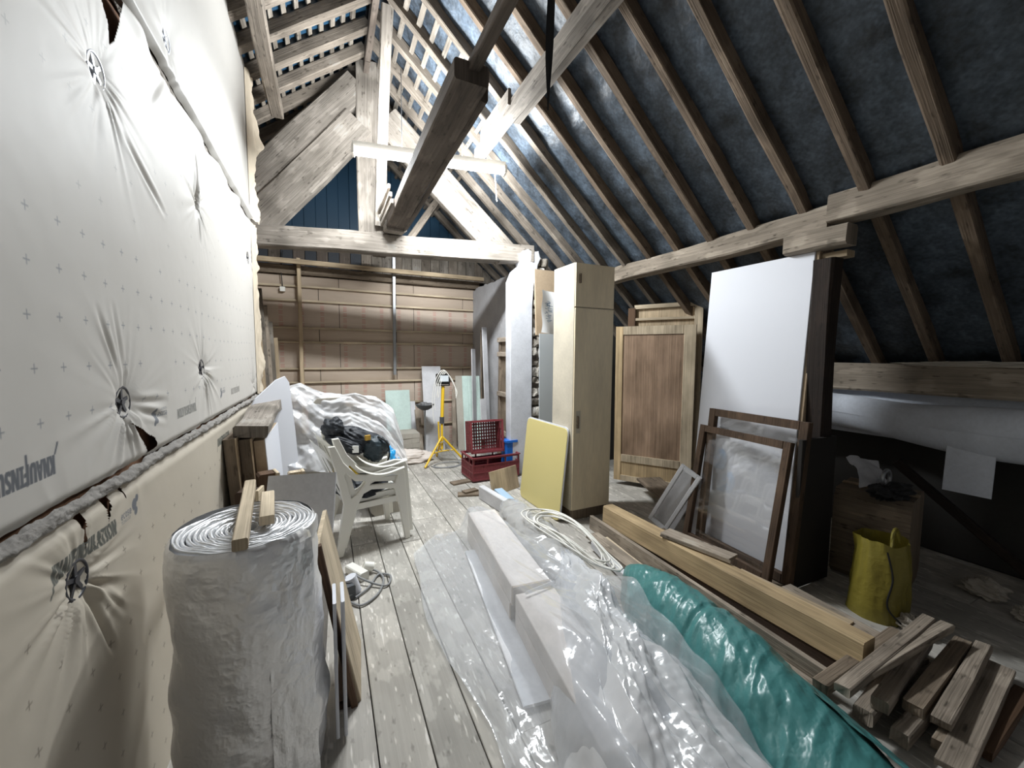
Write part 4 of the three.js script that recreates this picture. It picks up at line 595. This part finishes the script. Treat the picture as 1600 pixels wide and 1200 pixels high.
// picture and window frames in front of the white board
function frameThing(label, O, U, W, fw, th, m, glass) {
  const t = thing('window_frame', label, 'window frame', O); const u = V3(...U), w = V3(...W), LU = u.length(); u.normalize(); w.addScaledVector(u, -w.dot(u)); const LW = w.length(); w.normalize(); const n = u.clone().cross(w);
  const at = (a, b, c = 0) => V3(...O).addScaledVector(u, a).addScaledVector(w, b).addScaledVector(n, c).toArray(), uu = k => u.clone().multiplyScalar(k).toArray(), ww = k => w.clone().multiplyScalar(k).toArray();
  slab(t, 'stile', at(0, 0), uu(fw), ww(LW), th, m); slab(t, 'stile', at(LU - fw, 0), uu(fw), ww(LW), th, m); slab(t, 'rail', at(fw, 0), uu(LU - 2 * fw), ww(fw), th, m); slab(t, 'rail', at(fw, LW - fw), uu(LU - 2 * fw), ww(fw), th, m);
  if (glass) slab(t, 'pane', at(fw * 0.8, fw * 0.8, -th * 0.6), uu(LU - 1.6 * fw), ww(LW - 1.6 * fw), 0.003, M.glass); return t;
}
frameThing('front brown wooden window frame leaning before the white board', [2.82, 0.05, -2.4], [-0.06, 0, 0.79], [0.16, 1.0, 0], 0.055, 0.045, M.frame, true);
frameThing('taller brown window frame behind the front one, against the white board', [2.9, 0.05, -2.33], [-0.03, 0, 0.8], [0.11, 1.15, 0], 0.06, 0.05, M.frame, true);
frameThing('white narrow frame leaning low between wardrobe and window frames', [2.75, 0.1, -2.74], [0.05, -0.09, 0.17], [0.1, 0.58, 0.29], 0.035, 0.03, M.boardWhite, false);
standing('white thin panel leaning behind the narrow white frame', [2.83, 0.1, -2.74], [0.05, -0.09, 0.19], [0.1, 0.52, 0.27], 0.02, M.boardWhite, 'panel', 'panel');
standing('dark door panel standing at the foot of the post', [2.93, 0.02, -1.53], [0.4, 0, 0.01], [0, 1.06, -0.0], 0.03, mat(0x1f1b18, { roughness: 0.8 }), 'door_panel', 'door panel');
// ---- long timbers on the floor
const lying = (A, B, w, h, m, label, o = {}) => tag(bar(scene, o.name ?? 'timber', A, B, w, h, m, { n: 8, wob: 0.003, ...o }), label, 'timber');
lying([2.36, 0.165, -2.86], [2.40, 0.165, -0.9], 0.12, 0.17, M.beamTan, 'thick pale beam, largest of the timbers in front of the window frames', { ch: 0.01 });
lying([2.36, 0.04, -2.7], [2.38, 0.04, -0.95], 0.08, 0.07, M.dark, 'dark bearer under the thick pale beam');
lying([2.37, 0.268, -2.17], [2.48, 0.268, -1.68], 0.13, 0.03, M.grey, 'short grey board lying on the thick pale beam', { rag: 0.01 });
lying([2.55, 0.06, -2.75], [2.53, 0.06, -0.9], 0.13, 0.05, M.grey, 'grey plank just behind the thick pale beam');
lying([2.7, 0.05, -2.55], [2.66, 0.05, -1.0], 0.12, 0.05, M.greyBrown, 'worn plank under the feet of the window frames');
lying([2.63, 0.1, -1.75], [2.68, 0.1, -1.1], 0.12, 0.03, M.pineTan, 'short pale board lying across the planks behind the frames');
lying([2.86, 0.02, -2.45], [2.84, 0.02, -0.95], 0.12, 0.035, M.greyBrown, 'rearmost plank along the foot of the white board');
lying([2.78, 0.09, -1.5], [2.72, 0.09, -0.8], 0.09, 0.03, M.grey, 'thin grey slat near the post foot');
lying([2.24, 0.06, -2.95], [2.17, 0.06, -0.97], 0.035, 0.13, M.grey, 'long grey plank on edge left of the thick pale beam');
lying([2.19, 0.03, -2.66], [2.09, 0.03, -1.5], 0.035, 0.035, M.pine, 'thin pine batten beside the teal bundle');
lying([2.1, 0.045, -2.75], [2.05, 0.045, -1.85], 0.13, 0.03, M.grey, 'flat grey board between cable and teal bundle');
lying([2.28, 0.03, -2.0], [2.13, 0.03, -0.95], 0.1, 0.025, M.grey, 'low grey board at the right edge of the teal bundle');
lying([2.0, 0.05, -2.6], [1.86, 0.05, -1.8], 0.04, 0.06, M.boardWhite, 'white metal-like rail behind the teal bundle tip', { name: 'rail' });
// ---- long cartons wrapped in clear sheeting, and a wrapped roll
const carton = (A, B, y, w, h, label) => { const t = thing('long_carton', label, 'carton', [(A[0] + B[0]) / 2, y, (A[1] + B[1]) / 2]); bar(t, 'carton', [A[0], y + h / 2, A[1]], [B[0], y + h / 2, B[1]], w, h, M.carton, { ch: 0.004 }); bar(t, 'end_flap', [lerp(A[0], B[0], 0.985), y + h / 2, lerp(A[1], B[1], 0.985)], [B[0], y + h / 2, B[1]], w * 1.01, h * 1.01, M.kraft, { ch: 0.004 }); };
carton([1.22, -3.2], [1.1, -2.02], 0.13, 0.25, 0.12, 'long pale carton, upper one at the far end of the stack'); carton([1.22, -3.22], [1.1, -2.05], 0.0, 0.25, 0.125, 'long pale carton on the floor at the far end of the stack');
carton([1.1, -1.98], [0.98, -1.0], 0.13, 0.25, 0.1, 'nearer pale carton on top under the crumpled sheeting'); carton([1.1, -1.98], [0.98, -1.0], 0.0, 0.25, 0.125, 'nearer pale carton on the floor under the crumpled sheeting');
tag(slab(scene, 'tile_box', [1.02, 0.262, -1.95], [0.22, 0, -0.03], [-0.02, 0.0, -0.0], 0.02, M.boardWhite), 'strip of white card on the carton joint', 'card');
for (const [x, z, l] of [[0.78, -2.2, 'white board lying flat under the left of the clear sheeting'], [0.92, -1.9, 'second white board under the sheeting against the cartons']]) tag(slab(scene, 'flat_board', [x, 0.03, z + 0.7], [0.14, 0, 0.02], [0.1, 0, -1.5], 0.015, M.boardWhite), l, 'board');
{
  const t = thing('wrapped_roll', 'soft roll in shiny clear plastic beside the pale cartons', 'roll', [1.55, 0, -2.8]);
  const f = (r, am, sd) => surf(48, 80, (a, b) => { const th = a * Math.PI * 2, cx = lerp(1.6, 1.42, b), z = lerp(-3.5, -1.9, b), e = Math.pow(Math.sin(Math.PI * clamp(b * 1.06 - 0.03, 0.001, 1)), 0.22); const q = r * e * (1 + am * (1 - 2 * Math.abs(N2(th * 1.2 + b * 9, b * 12, sd))) + am * N2(th * 3, b * 20, sd + 1)); return [cx + Math.cos(th) * q * 1.15, Math.max(0.005, 0.145 + Math.sin(th) * q), z]; }, [1, 2]);
  put(t, 'core', f(0.125, 0.04, 431), M.cardboardGrey); put(t, 'wrapping', f(0.148, 0.1, 433), M.film);
}
{
  const pts = []; for (let i = 0; i < 64; i++) { const th = i / 64 * Math.PI * 2 * 7, k = 1 + 0.3 * N2(i * 0.35, 3, 441), a = Math.cos(th) * 0.42 * k, b = Math.sin(th) * 0.1 * k * (1 + 0.8 * sstep(-0.3, 1, -Math.cos(th))); pts.push([1.62 + b - a * 0.28 * -1 * 0.6, 0.33 + 0.02 * N2(i * 0.7, 1, 442) - 0.1 * sstep(0, 0.4, a), -2.42 + a * 0.95]); }
  tag(put(scene, 'white_cable', tubeGeo(pts, 0.006, 600, 6), M.cable), 'white coiled cable thrown over the wrapped roll', 'cable');
}
// crumpled clear sheeting over the cartons
{
  const g = surf(210, 330, (a, b) => {
    const z = lerp(-3.4, -0.45, b); const xl = ctrl([[-3.4, 0.85], [-3.13, 0.6], [-2.45, 0.52], [-1.9, 0.54], [-1.5, 0.6], [-1.2, 0.62], [-0.4, 0.6]], z), xr = ctrl([[-3.4, 1.1], [-3.1, 1.28], [-2.6, 1.3], [-2.2, 1.55], [-1.9, 1.66], [-1.5, 1.6], [-1.1, 1.52], [-0.4, 1.4]], z);
    const x = lerp(xl, xr, a); const cl = ctrl([[-3.4, 1.12], [-2.0, 0.97], [-0.9, 0.84], [-0.4, 0.8]], z), cr = cl + 0.27; let base = 0.012 + 0.262 * sstep(cl - 0.1, cl + 0.015, x) * (1 - 0.45 * sstep(cr, cr + 0.3, x)); base *= sstep(-3.45, -3.22, z);
    base -= 0.16 * sstep(-1.3, -0.6, z) * sstep(0.7, 1.1, x);
    base += 0.07 * sstep(-1.95, -1.45, z + (x - 1) * 0.3) * sstep(0.7, 0.9, x);
    const s = x * 5.2 - z * 1.1, fold = (1 - 2 * Math.abs(N2(s, z * 0.8 + x, 451))), f2 = 1.6 * CR(x * 1.5 - z * 0.25, z * 0.45, 452, 2.6), f3 = 1.2 * CR(x * 1.2, z * 0.6, 453, 5) * (0.4 + 0.6 * sstep(-0.2, 0.6, N2(x * 2.5, z * 1.8, 457)));
    const am = (0.18 + 0.82 * sstep(-2.3, -1.5, z + (x - 1) * 0.4)) * sstep(0, 0.06, a); const y = base + am * (0.045 * Math.max(0, fold + 0.2) + 0.03 * f2 + 0.007 * f3) + 0.008 * (1 + f3) * 0.5;
    return [x + 0.02 * N2(z * 4, 1, 454) + 0.012 * f2 * am, Math.max(0.004, y + 0.008), z + 0.012 * f3 * am];
  }, [1.4, 3]);
  tag(put(scene, 'plastic_sheeting', g, M.film), 'crumpled clear plastic sheeting spread over the long cartons in the foreground', 'sheeting');
  const g2 = surf(120, 200, (a, b) => { const z = lerp(-2.3, -0.45, b), c = ctrl([[-2.3, 1.5], [-1.7, 1.3], [-1.1, 1.1], [-0.4, 0.96]], z), w = ctrl([[-2.3, 0.1], [-1.8, 0.24], [-1.2, 0.36], [-0.4, 0.44]], z); const x = c + (a - 0.5) * 2 * w; const h = ctrl([[-2.3, 0.24], [-1.7, 0.34], [-1.1, 0.36], [-0.4, 0.3]], z) * Math.pow(Math.sin(Math.PI * clamp(a, 0.001, 0.999)), 0.55); const f = (1 - 2 * Math.abs(N2(a * 7 - b * 3, b * 2.2, 461))), f2 = 1.5 * CR(a * 1.1 - b * 0.3, b * 0.9, 462, 3.2) + 0.3 * CR(a, b * 1.5, 463, 9); return [x + 0.02 * f2, 0.02 + h + Math.sin(Math.PI * a) * (0.03 * f + 0.045 * f2), z + 0.015 * f2]; }, [1.2, 2]);
  tag(put(scene, 'plastic_sheeting', g2, M.filmHeap), 'gathered milky plastic heap between the cartons and the teal bundle', 'sheeting');
}
// ---- teal sheeting bundle
{
  const t = thing('teal_bundle', 'long bundle wrapped in shiny teal plastic lying in the right foreground', 'bundle', [1.7, 0, -1.3]);
  const g = surf(140, 240, (a, b) => {
    const z = lerp(-2.05, -0.35, b), th = lerp(-0.1, 1.08, a) * Math.PI; const cx = ctrl([[-2.05, 1.86], [-1.6, 1.81], [-1.2, 1.76], [-0.8, 1.68], [-0.35, 1.6]], z); const e = Math.pow(Math.sin(clamp(b * 4.2, 0, 1) * Math.PI / 2), 0.5); const w = ctrl([[-2.05, 0.16], [-1.7, 0.2], [-1.2, 0.23], [-0.35, 0.26]], z) * e, h = ctrl([[-2.05, 0.27], [-1.6, 0.33], [-1.1, 0.34], [-0.7, 0.27], [-0.35, 0.2]], z) * (0.55 + 0.45 * e);
    const f = (1 - 2 * Math.abs(N2(b * 26 + a * 3, a * 4, 471))), f2 = (1 - 2 * Math.abs(N2(b * 11 - a * 5, a * 3 + 7, 472))), f3 = 2.2 * CR(a * 0.8, b * 1.7, 473, 7); const k = 1 + 0.012 * f + 0.02 * f2 + 0.016 * f3 + 0.02 * CR(a * 0.8, b * 1.7, 474, 3) - 0.05 * Math.exp(-Math.pow((b - 0.42) / 0.012, 2));
    return [cx - Math.cos(th) * w * k, Math.max(0.004, Math.sin(th) * h * k), z];
  }, [0.8, 1.7]);
  put(t, 'wrapped_body', g, M.teal);
  put(t, 'side_flap', surf(60, 160, (a, b) => { const z = lerp(-1.75, -0.35, b), x0 = ctrl([[-1.75, 1.86], [-1.2, 1.82], [-0.35, 1.7]], z), x1 = ctrl([[-1.75, 2.02], [-1.2, 2.08], [-0.8, 2.03], [-0.35, 1.9]], z); const f = (1 - 2 * Math.abs(N2(b * 14 + a * 4, a * 3, 481))); return [lerp(x0, x1, a), 0.27 * Math.pow(1 - a, 0.8) * (0.9 - 0.2 * b) + 0.07 + 0.012 * CR(a * 0.5, b * 1.4, 481, 4) + 0.004 * N2(b * 40, a * 14, 482), z]; }, [0.4, 1.4]), M.teal);
}
// ---- pile of short timbers at the lower right
[[2.0, 0.2, -0.83, 2.93, 0.22, -0.86, 0.055, 0.045, M.grey], [2.2, 0.2, -0.84, 2.97, 0.22, -0.8, 0.055, 0.04, M.grey], [2.02, 0.13, -0.92, 2.8, 0.12, -0.95, 0.06, 0.06, M.greyBrown], [2.17, 0.12, -0.76, 2.9, 0.12, -0.86, 0.06, 0.06, M.grey], [2.12, 0.05, -0.8, 2.95, 0.05, -0.9, 0.07, 0.06, M.grey], [2.14, 0.05, -0.68, 2.9, 0.06, -0.72, 0.06, 0.06, M.grey], [2.3, 0.1, -0.7, 3.05, 0.12, -0.76, 0.07, 0.05, M.greyBrown], [2.26, 0.04, -0.6, 3.0, 0.05, -0.66, 0.05, 0.05, M.greyBrown], [2.32, 0.1, -0.62, 3.1, 0.13, -0.7, 0.06, 0.04, M.grey], [2.16, 0.045, -0.535, 3.04, 0.09, -0.62, 0.09, 0.03, M.grey], [2.4, 0.03, -0.52, 3.0, 0.05, -0.54, 0.06, 0.04, M.brown]].forEach(([x, y, z, X, Y, Z, w, h, m], i) => lying([x, y, z], [X, Y, Z], w, h, m, ['topmost left stick of the pile beside the teal bundle', 'topmost right stick of the pile with a cut notch', 'far brown stick of the pile nearest the thick beam', 'stick under the two topmost ones', 'lowest grey stick in the middle of the pile', 'stick with a blunt end low at the front of the pile', 'brown stick leaning right in the pile', 'low brown stick near the front of the pile', 'grey slanting stick right of the middle of the pile', 'flat pale board lying nearest the camera on the pile', 'dark strip at the near edge of the pile'][i], { name: 'timber_stick', n: 4, rag: 0.01 }));
// ---- things in the dark eaves on the right
{
  const t = thing('low_tie', 'pale squared wall plate along the dark eaves right of the post', 'beam', [4.42, 1.35, -1]);
  bar(t, 'beam', [4.42, 1.47, -3.4], [4.42, 1.47, 1.4], 0.16, 0.25, M.purlin, { n: 12, wob: 0.008, ch: 0.012 });
  put(t, 'dust_crust', lump(4.36, 1.6, -1.2, 0.04, 0.02, 0.3, 91, 0.8), M.stone[1]);
}
tag(put(scene, 'fleece_roll', surf(40, 120, (a, b) => { const th = a * Math.PI * 2, z = lerp(-3.2, 0.8, b), r = 0.12 * (1 + 0.07 * N2(th, b * 9, 92)) + 0.03 * sstep(-1.6, -1.0, z); const y = 1.15 - 0.02 * sstep(-2, -1.2, z) + 0.02 * Math.sin(b * 9); return [4.3 - Math.cos(th) * r * 0.9, y + Math.sin(th) * r * 1.25, z]; }, [0.8, 4]), M.fleece), 'long roll of white fleece slung below the pale wall plate', 'fleece roll');
tag(slab(scene, 'fleece_sheet', [4.44, 0.95, -3.3], [0, 0, 4.2], [0, 0.4, 0], 0.02, M.fleece), 'white flat sheet behind the slung fleece roll', 'sheet');
tag(slab(scene, 'hanging_flap', [4.18, 0.66, -1.22], [0.02, 0, 0.24], [0.03, 0.42, 0.0], 0.008, M.fleece), 'grey flap of fleece hanging down at far right', 'flap');
{
  const t = thing('supply_box', 'dark carton in the eaves with papers on top', 'carton', [3.75, 0, -1.4]); put(t, 'carton', boxAt(3.75, 0.33, -1.42, 0.5, 0.66, 0.42, 0.2), M.greyBrown); put(t, 'tape', boxAt(3.75, 0.664, -1.42, 0.06, 0.008, 0.43, 0.2), M.box);
}
tag(put(scene, 'plaster_scrap', surf(20, 14, (a, b) => [3.5 + 0.46 * a + 0.03 * N2(b * 4, 1, 95), 0.7 + 0.2 * b - 0.08 * a * a + 0.02 * N2(a * 6, b * 6, 96), -1.42 - 0.12 * b + 0.03 * N2(a * 5, b * 3, 97)], [1, 1]), M.boardWhite), 'torn white plaster scrap lying on the carton in the eaves', 'scrap');
tag(put(scene, 'hose_ring', new THREE.TorusGeometry(0.055, 0.012, 10, 28).translate(3.6, 0.79, -1.33), M.metal), 'small grey ring standing before the plaster scrap', 'ring');
tag(put(scene, 'dark_rag', lump(3.6, 0.7, -1.3, 0.2, 0.05, 0.09, 98, 0.6), M.black), 'black crumpled rag at the edge of the eaves carton', 'rag');
{
  const t = thing('yellow_sack', 'dull yellow plastic sack standing behind the dark post', 'sack', [3.2, 0, -1.18]);
  put(t, 'bag', surf(60, 60, (a, b) => { const th = a * Math.PI * 2, y = 0.5 * b, r = (0.15 - 0.02 * b) * (1 + 0.14 * N2(Math.cos(th) * 2, Math.sin(th) * 2 + b * 3, 99) + 0.05 * (1 - 2 * Math.abs(N2(Math.cos(th) * 5 + b * 2, Math.sin(th) * 5, 100)))); return [3.2 + Math.cos(th) * r * 1.05, y + 0.015 * N2(th * 2, 1, 101) * b, -1.18 - Math.sin(th) * r]; }, [1, 0.5]), M.yellowBag);
  put(t, 'handle', tubeGeo([[3.12, 0.48, -1.1], [3.15, 0.56, -1.11], [3.22, 0.57, -1.12], [3.26, 0.48, -1.11]], 0.01), M.yellowBag); put(t, 'drawstring', tubeGeo([[3.07, 0.46, -1.1], [3.08, 0.3, -1.07], [3.07, 0.12, -1.08], [3.12, 0.02, -1.02]], 0.005), M.black);
}
for (const [x, y, z, s, l] of [[3.15, 0.04, -1.0, 0.06, 'small white rubble piece beside the yellow sack'], [4.1, 0.05, -0.95, 0.09, 'larger rubble lump far right on the dark floor'], [3.95, 0.04, -0.72, 0.06, 'little rubble lump right of the stick pile']]) tag(put(scene, 'rubble', lump(x, y, z, s, s * 0.6, s, x * 10, 0.7), M.stone[1]), l, 'rubble');
tag(bar(scene, 'prop', [4.42, 0.03, -0.7], [4.2, 0.8, -1.5], 0.08, 0.06, M.post), 'slanting dark prop in the eaves at far right', 'prop');
// ---- hanging cords
tag(put(scene, 'hanging_strap', surf(4, 60, (a, b) => { const y = lerp(3.3, 2.47, b); return [0.7 + 0.012 * (a - 0.5) * (1 - 0.6 * sstep(0.75, 1, b)) * 2 + 0.006 * Math.sin(b * 5), y, -1.2 + 0.006 * Math.sin(a * 3 + b * 7)]; }), mat(0x151517, { roughness: 0.6, side: THREE.DoubleSide })), 'black strap hanging from the roof near the camera', 'strap');
tag(put(scene, 'pull_cord', tubeGeo([[1.75, 3.75, -4.2], [1.76, 3.6, -4.2], [1.78, 3.38, -4.2]], 0.006), M.cable), 'thin white pull cord below the right end of the lamp', 'cord');
renderer.render(scene, camera);
